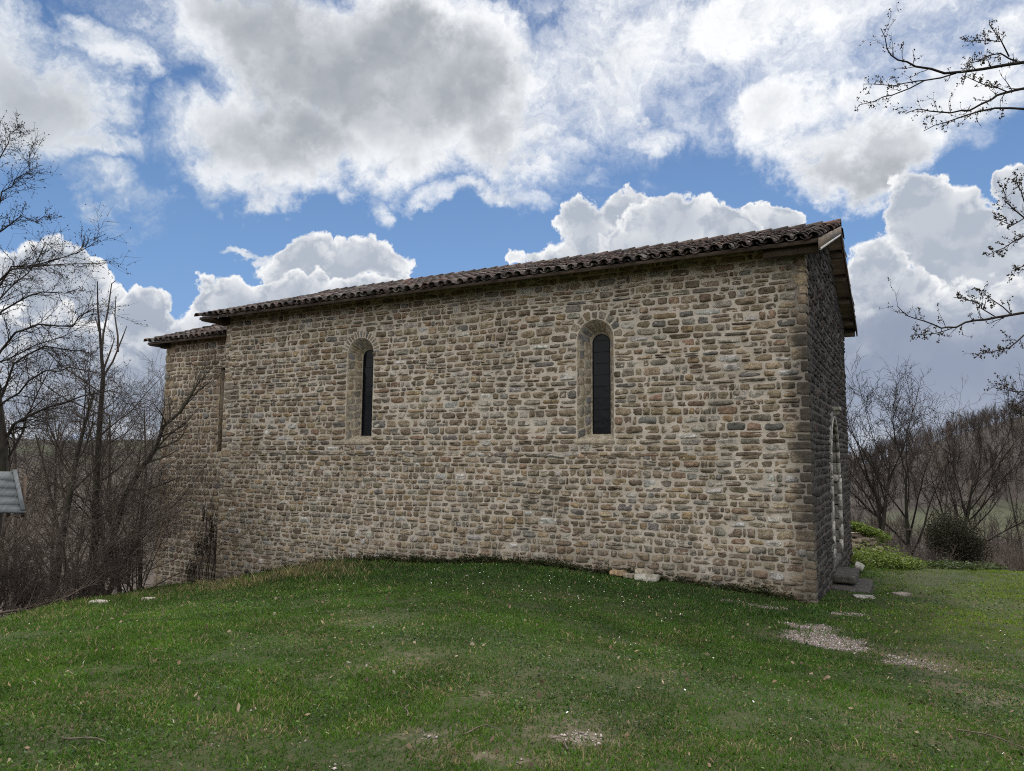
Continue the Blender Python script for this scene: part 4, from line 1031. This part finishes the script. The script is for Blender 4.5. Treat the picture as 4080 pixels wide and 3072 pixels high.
RT = 'bare trees beyond the chapel front'
def right_trees():
    po = dict(PR, levels=5, n=(9, 7, 6, 5), t0=(.40, .25, .2, .15), ang=(30, 36, 40, 42), len=(.60, .48, .48, .5), rad=(.6, .55, .55, .6), wig=(.05, .10, .13, .16, .2), trop=(.02, .06, .05, .04, .03), rmin=.0075, cone=0)
    for i, (px_, dp, top, r, lb) in enumerate([(3478, 27, 1560, .13, 'tallest bare tree, standing nearest the chapel front'), (3590, 28, 1600, .13, 'bare oak like tree, middle of the three beside the chapel front'), (3722, 27, 1640, .13, 'dark crooked bare tree left of the round dark bush')]):
        lean_tree('bare_tree', lb, px_, dp, top+40, r, 200+i*3, po, group=RT, spread=.05, frac=.74, mc=M_TWIGN, mt=M_BARK)
    ps = dict(po, n=(8, 4, 3, 3), len=(.38, .5, .5, .5), t0=(.35, .25, .2, .2), rad=(.45, .55, .55, .6), rmin=.008)
    for i, (px_, dp, top, lb) in enumerate([(3960, 38, 1600, 'slender pale tree on the hillside with its top above the skyline'), (3990, 32, 1780, 'slim bare tree right of the round dark bush'), (4065, 30, 1760, 'leaning bare tree at the right edge of the picture'), (3850, 40, 1720, 'thin bare tree behind the round dark bush'),
            (3420, 30, 1700, 'bare tree half hidden by the chapel front'), (3660, 36, 1700, 'thin bare tree seen between the middle and crooked trees'), (3790, 45, 1720, 'small bare tree on the slope left of the dark bush'), (3540, 40, 1730, 'small bare tree far down between the two first trees')]):
        lean_tree('bare_tree', lb, px_, dp, top, .085, 230+i, ps, group=RT, spread=.05, frac=.84, mc=M_TWIGR, mt=M_BARK)
    sh = dict(PS, n=(7, 5, 4), rmin=.006, wig=(.1, .14, .18, .2), trop=(.0, .05, .04, .03))
    for i, (px_, dp, top, lb) in enumerate([(3430, 23, 2040, 'brown brush above the ruined wall'), (3520, 24, 2040, 'twiggy brush behind the ruined wall'), (3600, 25, 2070, 'pale brush below the middle bare tree'), (3680, 24, 2080, 'brush at the foot of the crooked tree'), (3760, 26, 2060, 'brush left of the round dark bush'),
            (3940, 25, 2090, 'brush right of the round dark bush'), (4020, 26, 2060, 'tall brush below the slim bare tree'), (4075, 25, 2090, 'brush at the right edge of the picture'), (3880, 30, 2040, 'brush behind the round dark bush')]):
        lean_tree('bare_shrub', lb, px_, dp, top, .018, 260+i, sh, frac=.8, cat='shrub', group='brushwood beyond the lawn', stems=7, spread=.3, mc=M_TWIGR, mt=M_TWIGR)
right_trees()

def near_tree():
    dp = 6.4; f = foot(4700, dp+.4); root = empty('budding_tree', tuple(f)); tag(root, 'budding tree whose dark branches reach in from the right edge', 'tree')
    T = Tree(77); r_ = T.r
    def px(x, y, dd=0): return at(x, y, dp+dd)
    tr = np.array([f-[0, 0, .2], px(4690, 2000, .4), px(4680, 1500, .4), px(4660, 1100, .3), px(4640, 700, .3), px(4620, 300, .3), px(4600, -100, .3), px(4580, -600, .3)])
    T.br.append((0, tr, np.array([.14, .12, .10, .085, .07, .055, .04, .02])))
    L_ = [([(4640, 700), (4400, 400), (4200, 280), (4080, 250), (3912, 276), (3759, 296), (3647, 260), (3575, 240), (3535, 194), (3509, 112)], .022, 0),
          ([(3810, 291), (3688, 321), (3555, 378), (3480, 400), (3422, 418)], .008, .2), ([(3700, 318), (3600, 330), (3520, 340), (3440, 335)], .006, .1), ([(4060, 250), (3980, 215), (3912, 235), (3850, 255)], .008, -.2), ([(4020, 225), (3985, 153), (3940, 95)], .007, .1), ([(3985, 165), (3930, 160), (3850, 165)], .005, .3),
          ([(4640, 700), (4350, 500), (4200, 400), (4080, 352), (4005, 367), (3950, 393), (3870, 439), (3790, 449), (3708, 439), (3657, 434), (3606, 454)], .018, .3),
          ([(4200, 470), (4080, 428), (3964, 429), (3851, 459), (3770, 485), (3680, 522)], .013, -.1), ([(4010, 365), (3950, 340), (3900, 330), (3840, 300)], .006, -.2),
          ([(4660, 1100), (4400, 1180), (4200, 1235), (4080, 1250), (3963, 1265), (3892, 1275), (3810, 1301), (3749, 1306), (3678, 1276), (3616, 1255), (3575, 1219)], .017, .1),
          ([(3970, 1265), (3920, 1230), (3890, 1204), (3800, 1184)], .006, .1), ([(3810, 1301), (3720, 1330), (3630, 1335)], .005, -.1), ([(4030, 1255), (3960, 1200), (3900, 1150)], .006, .2), ([(4300, 1300), (4080, 1337), (4014, 1388), (3953, 1398), (3892, 1413)], .009, 0),
          ([(4650, 900), (4350, 900), (4180, 900), (4080, 870), (4010, 800), (3990, 740)], .013, .2), ([(4180, 900), (4080, 940), (4000, 985), (3930, 1020)], .009, 0), ([(4080, 870), (4030, 900), (3960, 870)], .006, .1), ([(4200, 980), (4080, 1060), (4030, 1080)], .008, .1), ([(4100, 850), (4060, 760), (4050, 700)], .006, .2),
          ([(4670, 1500), (4300, 1560), (4080, 1560), (4035, 1561), (3998, 1545)], .01, .1), ([(4250, 1700), (4080, 1650), (4040, 1630)], .008, 0)]
    prm = dict(PR, levels=4, n=(0, 12, 4, 3), t0=(0, .3, .1, .1), ang=(40, 48, 50, 50), len=(.3, .10, .45, .5), rad=(.4, .42, .7, .7), wig=(.05, .1, .16, .2), trop=(0, .06, .06, .05), rmin=.0018)
    for pts, r0, dd in L_:
        n = len(pts); P = np.array([px(x, y, .3*(1-i/(n-1))+dd*i/(n-1)) for i, (x, y) in enumerate(pts)]); P = np.concatenate([np.array([P[i]*(1-t)+P[i+1]*t for t in (0, .5)]) for i in range(n-1)]+[P[-1:]])
        P[1:-1] += np.array([[r_.gauss(0, .006) for _ in range(3)] for _ in range(len(P)-2)])
        g_ = np.gradient(P, axis=0); ds = list(g_/np.linalg.norm(g_, axis=1)[:, None]); rr = np.linspace(r0, .0028, len(P)); T.br.append((1, P, rr))
        L = np.linalg.norm(P[-1]-P[0]); vis = min(1, L/1.2)
        T.kids(P, ds, max(.8, min(L, 1.9)), rr, 1, dict(prm, n=(0, int(7+8*vis), 3, 2)))
    for k in range(16):      # limbs on the side turned away from the picture
        i = 2+k*5/16; j = int(i); p = tr[j]*(1-(i-j))+tr[j+1]*(i-j)
        T.branch(p, rt*r_.uniform(.5, 1.2)+fw*r_.uniform(-.7, .7)+np.array([0, 0, r_.uniform(.2, .8)]), r_.uniform(1.6, 2.8), .032-.0012*k, 1, dict(prm, n=(0, 9, 7, 3), len=(.3, .42, .4, .5), rmin=.0025))
    T.build(root, M_BARK, M_TWIGN, 1, .42, .0068, (.04, .028, .018))
near_tree()

# ------------------------------------------------------------------ far wood on the hill (one mass)
def far_wood():
    rng = np.random.default_rng(9); protos = []
    for i in range(7):
        T = Tree(400+i); T.branch((0, 0, 0), (0, 0, 1), 7.5, .14, 0, dict(PR, levels=3, n=(13, 8), t0=(.22, .15), ang=(32, 34), len=(.5, .5), rad=(.5, .55), trop=(0, .1, .08), rmin=.03, cone=1))
        mb = MB(); [tube(mb, P, np.asarray(rr), 3, (1, 1, 1)) for lev, P, rr in T.br]
        protos.append((np.concatenate(mb.v), np.concatenate(mb.f[4])))
    mb = MB(); k = 0; N = 0
    while N < 2600 and k < 40000:
        k += 1
        if N < 2300: x = rng.uniform(-30, 58); y = rng.uniform(60, 205)
        else: x = rng.uniform(-330, -60); y = rng.uniform(30, 260)
        z = gz(x, y)
        if N < 2300 and x > -8 and 95 < y+8*(vnoise(x/20, y/20, 4)-.5) < 116: continue
        V, F_ = protos[rng.integers(7)]; a = rng.uniform(0, 6.28); s = rng.uniform(.28, .62)
        ca, sa = math.cos(a), math.sin(a); Q = np.stack([V[:, 0]*ca-V[:, 1]*sa, V[:, 0]*sa+V[:, 1]*ca, V[:, 2]], 1)*s+[x, y, z-.2]
        mb.add(Q, F_, (1, 1, 1)); N += 1
    o = mb.build('hillside_wood', M_FARTWIG); tag(o, 'brown leafless wood covering the far hillsides', 'wood', kind='stuff')
M_FARTWIG = m_bark('far_twigs', (.07, .054, .047), (.038, .030, .027))
far_wood()

# ------------------------------------------------------------------ leafy things
def leafcloud(mb, cen, rad, n, size, rng, pal, shell=.55, lump=.35, flat=0.0):
    """n small leaf faces spread through a lumpy volume"""
    d = rng.normal(0, 1, (n, 3)); d /= np.linalg.norm(d, axis=1)[:, None]
    r = rng.uniform(shell, 1, n)**.7*(1+lump*(fbm(d[:, 0]*2.2+5, d[:, 1]*2.2+d[:, 2]*1.7+9, 3, 3)-.5)*2)
    P = np.asarray(cen)+d*r[:, None]*np.asarray(rad)
    a = rng.normal(0, 1, (n, 3)); a[:, 2] *= (1-flat); a /= np.linalg.norm(a, axis=1)[:, None]; b = np.cross(a, rng.normal(0, 1, (n, 3))); b /= np.linalg.norm(b, axis=1)[:, None]
    s = (size*rng.uniform(.6, 1.3, n))[:, None]
    V = np.stack([P-a*s, P+b*s*.45, P+a*s, P-b*s*.45], 1).reshape(-1, 3)
    k = np.arange(n)*4; mb.add(V, np.stack([k, k+1, k+2, k+3], 1), np.repeat(pick(pal, n, rng, .25), 4, 0))
def leafy():
    rng = np.random.default_rng(31)
    f = foot(3800, 24); root = empty('round_bush', tuple(f)); tag(root, 'rounded dense dark bush at the edge of the lawn', 'bush')
    mb = MB(); pal = [((.028, .032, .018), 4), ((.045, .042, .026), 2), ((.06, .045, .03), 1.5)]
    cz_ = at(3790, 2140, 24)
    leafcloud(mb, cz_-f+[0, 0, .05], (.88, .8, .80), 9000, .035, rng, pal, .2, .3); leafcloud(mb, cz_-f+[.5, .1, -.4], (.7, .7, .5), 4000, .035, rng, pal, .2, .35); mb.build('crown', M_LEAF, root)
    T = Tree(500); [T.branch(f-[0, 0, .1], [T.r.gauss(0, .4), T.r.gauss(0, .4), 1], 1.7, .02, 0, dict(PS, n=(9, 5, 4), rmin=.005)) for _ in range(16)]; T.build(root, M_BARK, M_TWIG, 1)
    # tumbled field wall grown over with ivy
    f = foot(3440, 21.5); root = empty('ruined_wall', tuple(f)); tag(root, 'tumbled dry stone wall overgrown with ivy beside the chapel front', 'wall')
    mb = MB()
    for i in range(130):
        t = rng.uniform(-1, 1); q = at(3440+t*95, 2195, 21.5); hz = rng.uniform(0, 1); top = max(.3, (at(3440, 2105, 21.5)[2]-gz(q[0], q[1])))*(1-.5*(t*.5+.5)**1.3)
        c = np.array([q[0], q[1]+rng.uniform(-.25, .35), gz(q[0], q[1])+hz*top])
        roughblock(mb, c-f, (rng.uniform(.10, .24), rng.uniform(.10, .18), rng.uniform(.03, .075)), rng, pick([((.36, .30, .24), 2), ((.27, .23, .19), 2), ((.42, .36, .30), 1)], 1, rng)[0], 5, 6, .06)
    mb.build('stones', M_LOOSE, root, True)
    gp = [((.14, .20, .032), 3), ((.09, .14, .026), 3), ((.19, .24, .05), 1)]
    mb = MB(); 
    for i in range(34):
        t = rng.uniform(0, 1)**1.4; q = at(3385+t*150, 2088+60*t+rng.uniform(-14, 16), 21.4+rng.uniform(-.25, .3)); leafcloud(mb, q-f, (.17, .15, .10), 90, .04, rng, gp, .1, .4, .5)
    mb.build("ivy", M_LEAF, root)
    # bright nettles and herbs along the edge of the lawn
    mb = MB(); n = 0
    while n < 420:
        px_ = rng.uniform(3385, 3960); dp = rng.uniform(17.5, 23.5)
        q = foot(px_, dp)
        lim = 2160+(px_-3385)*.18
        if px_ > 3640 and rng.random() < .5: n += 0; dp = rng.uniform(20.5, 23.5); q = foot(px_, dp)
        big = 1.0 if px_ < 3650 else .8
        if px_ < 3560: big = 2.0
        leafcloud(mb, q+[0, 0, .08*big], (.28, .28, .16*rng.uniform(.5, 1.5)*big), 80, .038, rng, gp if px_ < 3640 else [((.05, .075, .022), 3), ((.075, .10, .03), 1)], 0, .3, .6); n += 1
    o = mb.build('nettles', M_LEAF); tag(o, 'bright green nettles and herbs edging the lawn', 'herbs', kind='stuff')
    # withered ivy on the chancel
    f = np.array([-15.35, .5, gz(-15.35, .4)]); root = empty('ivy', tuple(f)); tag(root, 'withered dark ivy climbing the foot of the chancel wall', 'ivy')
    T = Tree(9)
    for k, (x, z) in enumerate([(-15.7, .2), (-15.55, .9), (-15.3, 1.6), (-15.2, 1.2), (-14.9, 1.3), (-14.75, .9), (-14.65, .5), (-15.0, .3)]):
        T.branch((-15.5+.12*k, .5, f[2]-.1), (x+15.5-.12*k, .01, z-f[2]), z-f[2]+.2, .014, 1, dict(PS, n=(5, 7, 4), trop=(0, .02, .02, .02), wig=(.05, .08, .1, .1), len=(.3, .22, .4)))
    for i, (lv, P, rr) in enumerate(T.br): P[:, 1] = .5+.04*np.sin(P[:, 2]*9)+.01*i % .03
    T.build(root, M_BARK, M_TWIGN, 0)
    mb = MB(); dp_ = [((.035, .035, .018), 3), ((.05, .04, .022), 2), ((.045, .055, .02), 1)]
    for (x, z, rx, rz_, n_) in [(-15.75, -.9, .25, .42, 230), (-15.5, -.2, .10, .45, 110), (-15.15, -.2, .10, .4, 90), (-14.75, -.1, .06, .4, 50), (-15.6, -1.3, .45, .15, 160), (-15.35, .6, .05, .4, 40), (-15.0, .4, .05, .4, 30)]:
        leafcloud(mb, np.array([x, .50, z])-f, (rx, .07, rz_), n_, .035, rng, dp_, 0, .3)
    mb.build('leaves', M_LEAF, root)
    # weeds along the foot of the nave wall
    mb = MB()
    for i in range(330):
        x = rng.uniform(-13.5, -.1) if i < 190 else rng.uniform(-11, -4.2)
        leafcloud(mb, np.array([x, -.07, gz(x, -.07)+.05]), (.14, .07, .10*rng.uniform(.3, 2.0)), 42, .026, rng, [((.028, .04, .014), 3), ((.05, .06, .02), 2), ((.07, .055, .03), 1)], 0, .3, .3)
    o = mb.build('weeds', M_LEAF); tag(o, 'low dark weeds along the foot of the wall', 'weeds', kind='stuff')
leafy()

# ------------------------------------------------------------------ little board roof at the left edge
def shelter():
    dp = 10.2; E0 = at(100, 2045, dp); T0 = at(66, 1888, dp+.0)
    u = rt.copy()                                         # runs to the left out of the picture
    root = empty('notice_shelter', (0, 0, 0)); base = at(-160, 1817, dp+.25); gzv = gz(base[0], base[1]); root.location = (base[0], base[1], gzv); L0 = np.array(root.location)
    tag(root, 'weathered grey board roof of a small shelter at the left edge', 'shelter')
    eave = E0; back = np.array([E0[0]-CAM[0], E0[1]-CAM[1], 0]); back /= np.linalg.norm(back)
    rise = T0[2]-E0[2]; run = .42; wid = 1.25
    topc = eave+back*run+np.array([0, 0, rise])-u*.17; n = 5
    nrm = np.cross(u, topc-eave); nrm /= np.linalg.norm(nrm)
    if nrm[2] < 0: nrm = -nrm
    for side in (0,):
        mb = MB()
        for k in range(n):
            def pt(f, e):       # f along slope, e along u
                p = eave+(topc+u*.17-eave)*f; p = p-u*(.17*f*(1 if e > .5 else -1) if True else 0)-u*wid*(1-e)
                if side: d = p-(topc); p = p+2*back*(run*(1-f))
                return p
            f0, f1 = k/n-.03, (k+1)/n; V = []
            for f, th in ((f0, .016), (f1, .004)):
                for e in (0, 1):
                    for dz in (0, .018): V.append(pt(f, e)+np.array([0, 0, th+dz])-L0)
            mb.add(V, np.array([(0, 2, 3, 1), (4, 5, 7, 6), (0, 1, 5, 4), (2, 6, 7, 3), (1, 3, 7, 5), (0, 4, 6, 2)]))
        mb.build('roof_boards', M_SHING, root)
    mb = MB(); a = eave-L0+np.array([0, 0, .036]); b = topc-L0+np.array([0, 0, .03])
    V = [p+u*o+np.array([0, 0, dz]) for p in (a, b) for o in (.0, -.065) for dz in (0, .022)]
    mb.add(V, np.array([(0, 2, 3, 1), (4, 5, 7, 6), (0, 1, 5, 4), (2, 6, 7, 3), (1, 3, 7, 5), (0, 4, 6, 2)])); mb.build('edge_board', M_SHING, root)
    for k in range(6):
        mb = MB(); c = eave-u*(.035+.2*k)-L0; c2 = c+back*run*.95+np.array([0, 0, rise*.95])
        V = [p+u*o+np.array([0, 0, dz]) for p in (c+back*.01, c2) for o in (-.03, .03) for dz in (-.05, .0)]
        mb.add(V, np.array([(0, 2, 3, 1), (4, 5, 7, 6), (0, 1, 5, 4), (2, 6, 7, 3), (1, 3, 7, 5), (0, 4, 6, 2)])); mb.build('rafter', M_BEAM, root)
    for e in (.70, 1.2):
        mb = MB(); c = eave-u*e+back*run; mb.box((c[0]-.04-L0[0], c[1]-.04-L0[1], gz(c[0], c[1])-.3-L0[2]), (c[0]+.04-L0[0], c[1]+.04-L0[1], eave[2]+rise-L0[2])); mb.build('post', M_BEAM, root)
shelter()

# ------------------------------------------------------------------ turf
def in_view(x, y, m=3.2):
    d = np.stack([x, y, np.zeros_like(x)], 1)-CAM; z = d@np.array([fw[0], fw[1], 0])/math.cos(PIT)/1; l = d@rt
    return (z > 2.2) & (np.abs(l) < z*.735+m)
def lawn_ok(x, y):
    edge = y-(-6.6+(x+10.5)*(-.98)*1.0)              # thicket edge line on the left
    ok = (edge > 0) | (x > -9.5)
    ok &= ~((x > -LN-.02) & (x < .0) & (y > -.02) & (y < WD)); ok &= ~((x > -17.4) & (x < -14) & (y > .55) & (y < WD))
    ok &= (y < 11.5) & ~((x < -14) & (y > .5))
    ok &= ~((x > -.05) & (x < .72) & (y > 2.3) & (y < 4.2))
    return ok
def turf():
    rng = np.random.default_rng(77)
    n = 3000000; x = np.r_[rng.uniform(-19, 9, n), rng.uniform(-7.5, 4.5, 1500000)]; y = np.r_[rng.uniform(-11.6, 11.5, n), rng.uniform(-11.2, -3.5, 1500000)]
    n = len(x); extra = np.arange(n) >= 3000000
    d = np.hypot(x-CAM[0], y-CAM[1])
    dens = np.clip(1.0*(6.5/np.maximum(d, 3.2))**1.15, .22, 1.0)
    pn = fbm(x*.55, y*.55, 41, 4); fine = fbm(x*3.2, y*3.2, 45, 3)
    wornf = pfield(WORN, x, y)*(.3+1.4*fbm(x*2.3, y*2.3, 19)); thin = np.clip((fine-.22)*3.2, .3, 1)*np.clip(.45+1.2*pn, .5, 1)*(1-.72*np.clip(wornf, 0, 1))
    shade_zone = np.exp(-((y+1.2)/1.6)**2)*(x < .3)*(x > -10)        # strip near the wall: denser, taller blades, darkened below as painted shade
    keep = rng.random(n) < dens*np.maximum(thin, shade_zone)*(1-.88*np.clip(gravel_field(x, y)*1.7, 0, 1))
    keep &= in_view(x, y) & lawn_ok(x, y)
    extra = extra[keep]; x, y, d, pn, fine, sz, wornf = x[keep], y[keep], d[keep], pn[keep], fine[keep], shade_zone[keep], wornf[keep]; n = len(x)
    z = ground(x, y)
    dry = (np.exp(-(((x+9.7)/1.5)**2+((y+1.7)/1.1)**2))*1.3+.8*np.exp(-(((x+11.6)/1.6)**2+((y+2.6)/1.3)**2)))*np.clip(fbm(x*1.6, y*1.6, 23)*2.2-.35, 0, 1.2)        # long bleached grass on the left mound
    left = np.clip((-x-7)/4, 0, 1)
    h = rng.gamma(4, .0056, n)*(1+.7*(pn-.5)*2+.5*sz)*(1+1.1*left+2.6*np.clip(dry, 0, 1)*rng.random(n))
    h = np.where(extra, h*.55, h); h = np.clip(h, .010, .34)*np.where(x > 1.2, .8, 1)
    w = (.0026+.00040*d)*rng.uniform(.7, 1.3, n)
    ang = rng.uniform(0, 2*math.pi, n); bend = rng.uniform(.15, 1.0, n)*h; bd = rng.uniform(0, 2*math.pi, n)
    sx, sy = np.cos(ang)*w, np.sin(ang)*w; bx, by = np.cos(bd)*bend, np.sin(bd)*bend
    B = np.stack([x, y, z-.008], 1); S_ = np.stack([sx, sy, 0*sx], 1)
    mid = B+np.stack([bx*.35, by*.35, h*.6], 1); tip = B+np.stack([bx, by, h], 1)
    V = np.stack([B-S_, B+S_, mid+S_*.75, mid-S_*.75, tip], 1).reshape(-1, 3); k = np.arange(n)*5
    # blade colour: painted wall shade, painted sun at right, yellower in worn ground, straw mixed in
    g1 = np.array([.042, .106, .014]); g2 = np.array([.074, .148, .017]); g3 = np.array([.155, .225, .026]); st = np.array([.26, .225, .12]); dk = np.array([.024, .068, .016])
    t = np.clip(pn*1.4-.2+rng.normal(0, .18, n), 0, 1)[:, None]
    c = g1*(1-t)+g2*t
    bright = np.clip((x-.6)/2, 0, 1)*np.clip((y+4)/4, 0, 1); c = c*(1-.7*bright[:, None])+g3*1.15*.7*bright[:, None]  # sunlit lawn right of the chapel painted into the blade colour
    c = c*(1-.55*sz[:, None])+dk*.55*sz[:, None]  # shade along the wall painted in as darker green
    worn = np.clip((fine-.52)*3+1.2*wornf, 0, 1)*np.clip(1.2-sz*3, 0, 1)
    strawp = (.07+.28*worn)*(1-.6*bright)+.62*np.clip(dry, 0, 1)+.12*left
    isst = rng.random(n) < strawp; c[isst] = st*rng.uniform(.55, 1.2, (isst.sum(), 1)); c *= rng.uniform(.7, 1.35, (n, 1))
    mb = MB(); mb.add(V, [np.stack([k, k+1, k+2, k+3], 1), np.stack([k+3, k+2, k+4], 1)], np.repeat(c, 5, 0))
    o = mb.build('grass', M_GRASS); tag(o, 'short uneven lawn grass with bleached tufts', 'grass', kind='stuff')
    print('BLADES', n)
    # broad leaves of clover, plantain, moss cushions
    n = 300000; x = rng.uniform(-14, 7, n); y = rng.uniform(-11, 6, n); d = np.hypot(x-CAM[0], y-CAM[1]); cl = fbm(x*1.6, y*1.6, 61, 3)
    keep = in_view(x, y) & lawn_ok(x, y) & (rng.random(n) < np.clip((6/d)**1.2, .1, 1)*np.clip((cl-.42)*4, .05, 1)*(1-np.clip(gravel_field(x, y)*1.6, 0, .97))); x, y, d = x[keep], y[keep], d[keep]; n = len(x)
    z = ground(x, y)+rng.uniform(.004, .03, n); a = rng.uniform(0, 6.28, n); s = rng.uniform(.0045, .0115, n)*(1+.04*d); tl = rng.normal(0, .5, (n, 2))*s[:, None]
    A_ = np.stack([np.cos(a)*s, np.sin(a)*s, tl[:, 0]], 1); B_ = np.stack([-np.sin(a)*s*.6, np.cos(a)*s*.6, tl[:, 1]], 1); P = np.stack([x, y, z], 1)
    V = np.stack([P-A_, P+B_, P+A_, P-B_], 1).reshape(-1, 3); k = np.arange(n)*4
    mb = MB(); mb.add(V, np.stack([k, k+1, k+2, k+3], 1), np.repeat(pick([((.045, .10, .016), 3), ((.075, .14, .024), 2), ((.035, .075, .024), 2)], n, rng, .25), 4, 0))
    o = mb.build('clover', M_GRASS); tag(o, 'broad low leaves of clover and herbs among the grass', 'clover', kind='stuff')
    # daisies
    n = 9000; x = rng.uniform(-12, 6, n); y = rng.uniform(-9, 5, n); cl = fbm(x*.8, y*.8, 71, 3); zone = np.exp(-(((x+4)/4.5)**2+((y+2.4)/1.6)**2))
    keep = in_view(x, y) & lawn_ok(x, y) & (rng.random(n) < (.02*np.clip((cl-.4)*4, 0, 1)+.42*zone*np.clip((cl-.35)*4, 0, 1))); x, y = x[keep], y[keep]; n = len(x)
    z = ground(x, y)+rng.uniform(.03, .06, n); s = rng.uniform(.005, .0085, n); th = np.linspace(0, 2*math.pi, 6, endpoint=False)
    tl = rng.normal(0, .4, (n, 2)); cx_, sy_ = np.cos(th)[None]*s[:, None], np.sin(th)[None]*s[:, None]
    V = np.stack([x[:, None]+cx_, y[:, None]+sy_, z[:, None]+cx_*tl[:, :1]+sy_*tl[:, 1:]], 2).reshape(-1, 3)
    mb = MB(); mb.add(V, np.arange(n*6).reshape(n, 6), (.72, .72, .70)); o = mb.build('daisies', M_PETAL); tag(o, 'tiny white daisies scattered in the lawn', 'daisies', kind='stuff')
    # gravel
    n = 420000; x = rng.uniform(-6, 4, n); y = rng.uniform(-11, 0, n); gf = gravel_field(x, y)
    keep = (rng.random(n) < np.clip((gf-.26)*1.3, 0, .8)) & in_view(x, y) & lawn_ok(x, y)
    x, y = x[keep], y[keep]; n = len(x); print('PEBBLES', n)
    octa = np.array([(1, 0, 0), (-1, 0, 0), (0, 1, 0), (0, -1, 0), (0, 0, .7), (0, 0, -.5)], float); of = np.array([(0, 2, 4), (2, 1, 4), (1, 3, 4), (3, 0, 4), (2, 0, 5), (1, 2, 5), (3, 1, 5), (0, 3, 5)])
    s = rng.gamma(4, .0018, n).clip(.003, .015); an = rng.uniform(0, 6.28, n); ca, sa = np.cos(an)[:, None], np.sin(an)[:, None]
    O = octa[None]*s[:, None, None]*rng.uniform(.6, 1.3, (n, 6, 1)); V = np.stack([O[..., 0]*ca-O[..., 1]*sa+x[:, None], O[..., 0]*sa+O[..., 1]*ca+y[:, None], O[..., 2]+(ground(x, y)+s*.3)[:, None]], 2).reshape(-1, 3)
    mb = MB(); mb.add(V, (np.arange(n)[:, None, None]*6+of[None]).reshape(-1, 3), np.repeat(pick([((.36, .31, .29), 3), ((.29, .235, .215), 3), ((.45, .42, .405), 1.6), ((.20, .17, .15), 3)], n, rng, .15), 6, 0))
    o = mb.build('gravel', M_GRAVEL); tag(o, 'pinkish white gravel showing through the turf', 'gravel', kind='stuff')
    # dead leaves and chips
    n = 26000; x = rng.uniform(-15, 6, n); y = rng.uniform(-11.5, 4, n); d = np.hypot(x-CAM[0], y-CAM[1])
    keep = in_view(x, y) & (lawn_ok(x, y) | (x < -9)) & (rng.random(n) < .22+.5*((x < -9.5) & (y < -5)))&~((x > -LN-.02) & (x < .0) & (y > -.02)) & ((y < .3) | (x > 0)); x, y = x[keep], y[keep]; n = len(x)
    z = ground(x, y)+rng.uniform(.006, .03, n); a = rng.uniform(0, 6.28, n); s = rng.uniform(.008, .024, n); tl = rng.normal(0, .5, (n, 2))*s[:, None]
    A_ = np.stack([np.cos(a)*s, np.sin(a)*s, tl[:, 0]], 1); B_ = np.stack([-np.sin(a)*s*.5, np.cos(a)*s*.5, tl[:, 1]], 1); P = np.stack([x, y, z], 1)
    V = np.stack([P-A_, P+B_, P+A_, P-B_], 1).reshape(-1, 3); k = np.arange(n)*4
    mb = MB(); mb.add(V, np.stack([k, k+1, k+2, k+3], 1), np.repeat(pick([((.16, .11, .07), 3), ((.24, .19, .13), 2), ((.09, .065, .045), 3), ((.28, .25, .21), .5)], n, rng, .2), 4, 0))
    o = mb.build('fallen_leaves', M_GRAVEL); tag(o, 'brown fallen leaves and chips strewn over the turf', 'fallen leaves', kind='stuff')
    for i, (px_, py_, L, an, lb) in enumerate([(340, 2960, .34, .25, 'pale dry stick lying on the grass at lower left'), (1915, 2915, .22, 1.1, 'thin dark twig on the grass at lower centre'), (2230, 2965, .2, 2.6, 'short stick beside the lower gravel patch'), (3980, 2960, .5, -.45, 'thin dead branch on the grass at lower right'), (1620, 2840, .22, 2.2, 'curved straw coloured twig on the lawn')]):
        p = hit(px_, py_); mb = MB(); tt = np.linspace(-.5, .5, 7); P = np.stack([tt*L*math.cos(an), tt*L*math.sin(an)+.02*np.sin(tt*7+i), .01*np.cos(tt*6)], 1); tube(mb, P, np.linspace(.006, .003, 7), 5, (1, 1, 1))
        o = mb.build('twig', M_TWIGR, None, True); o.location = (p[0], p[1], p[2]+.02); tag(o, lb, 'twig', 'twigs on the lawn')
M_GRASS = m_leaf('grass_blade', .35, .55, 1.5); M_PETAL = m_plain('white_petal', (.72, .72, .70), .7, .2, 0, .05); M_GRAVEL = mat('pebble')[0]
def _pebble():
    g = NG(M_GRAVEL.node_tree); b = M_GRAVEL.node_tree.nodes['Principled BSDF']; a = [q for q in M_GRAVEL.node_tree.nodes if q.type == 'ATTRIBUTE'][0]; g.l.new(a.outputs['Color'], b.inputs['Base Color'])
_pebble()
turf()
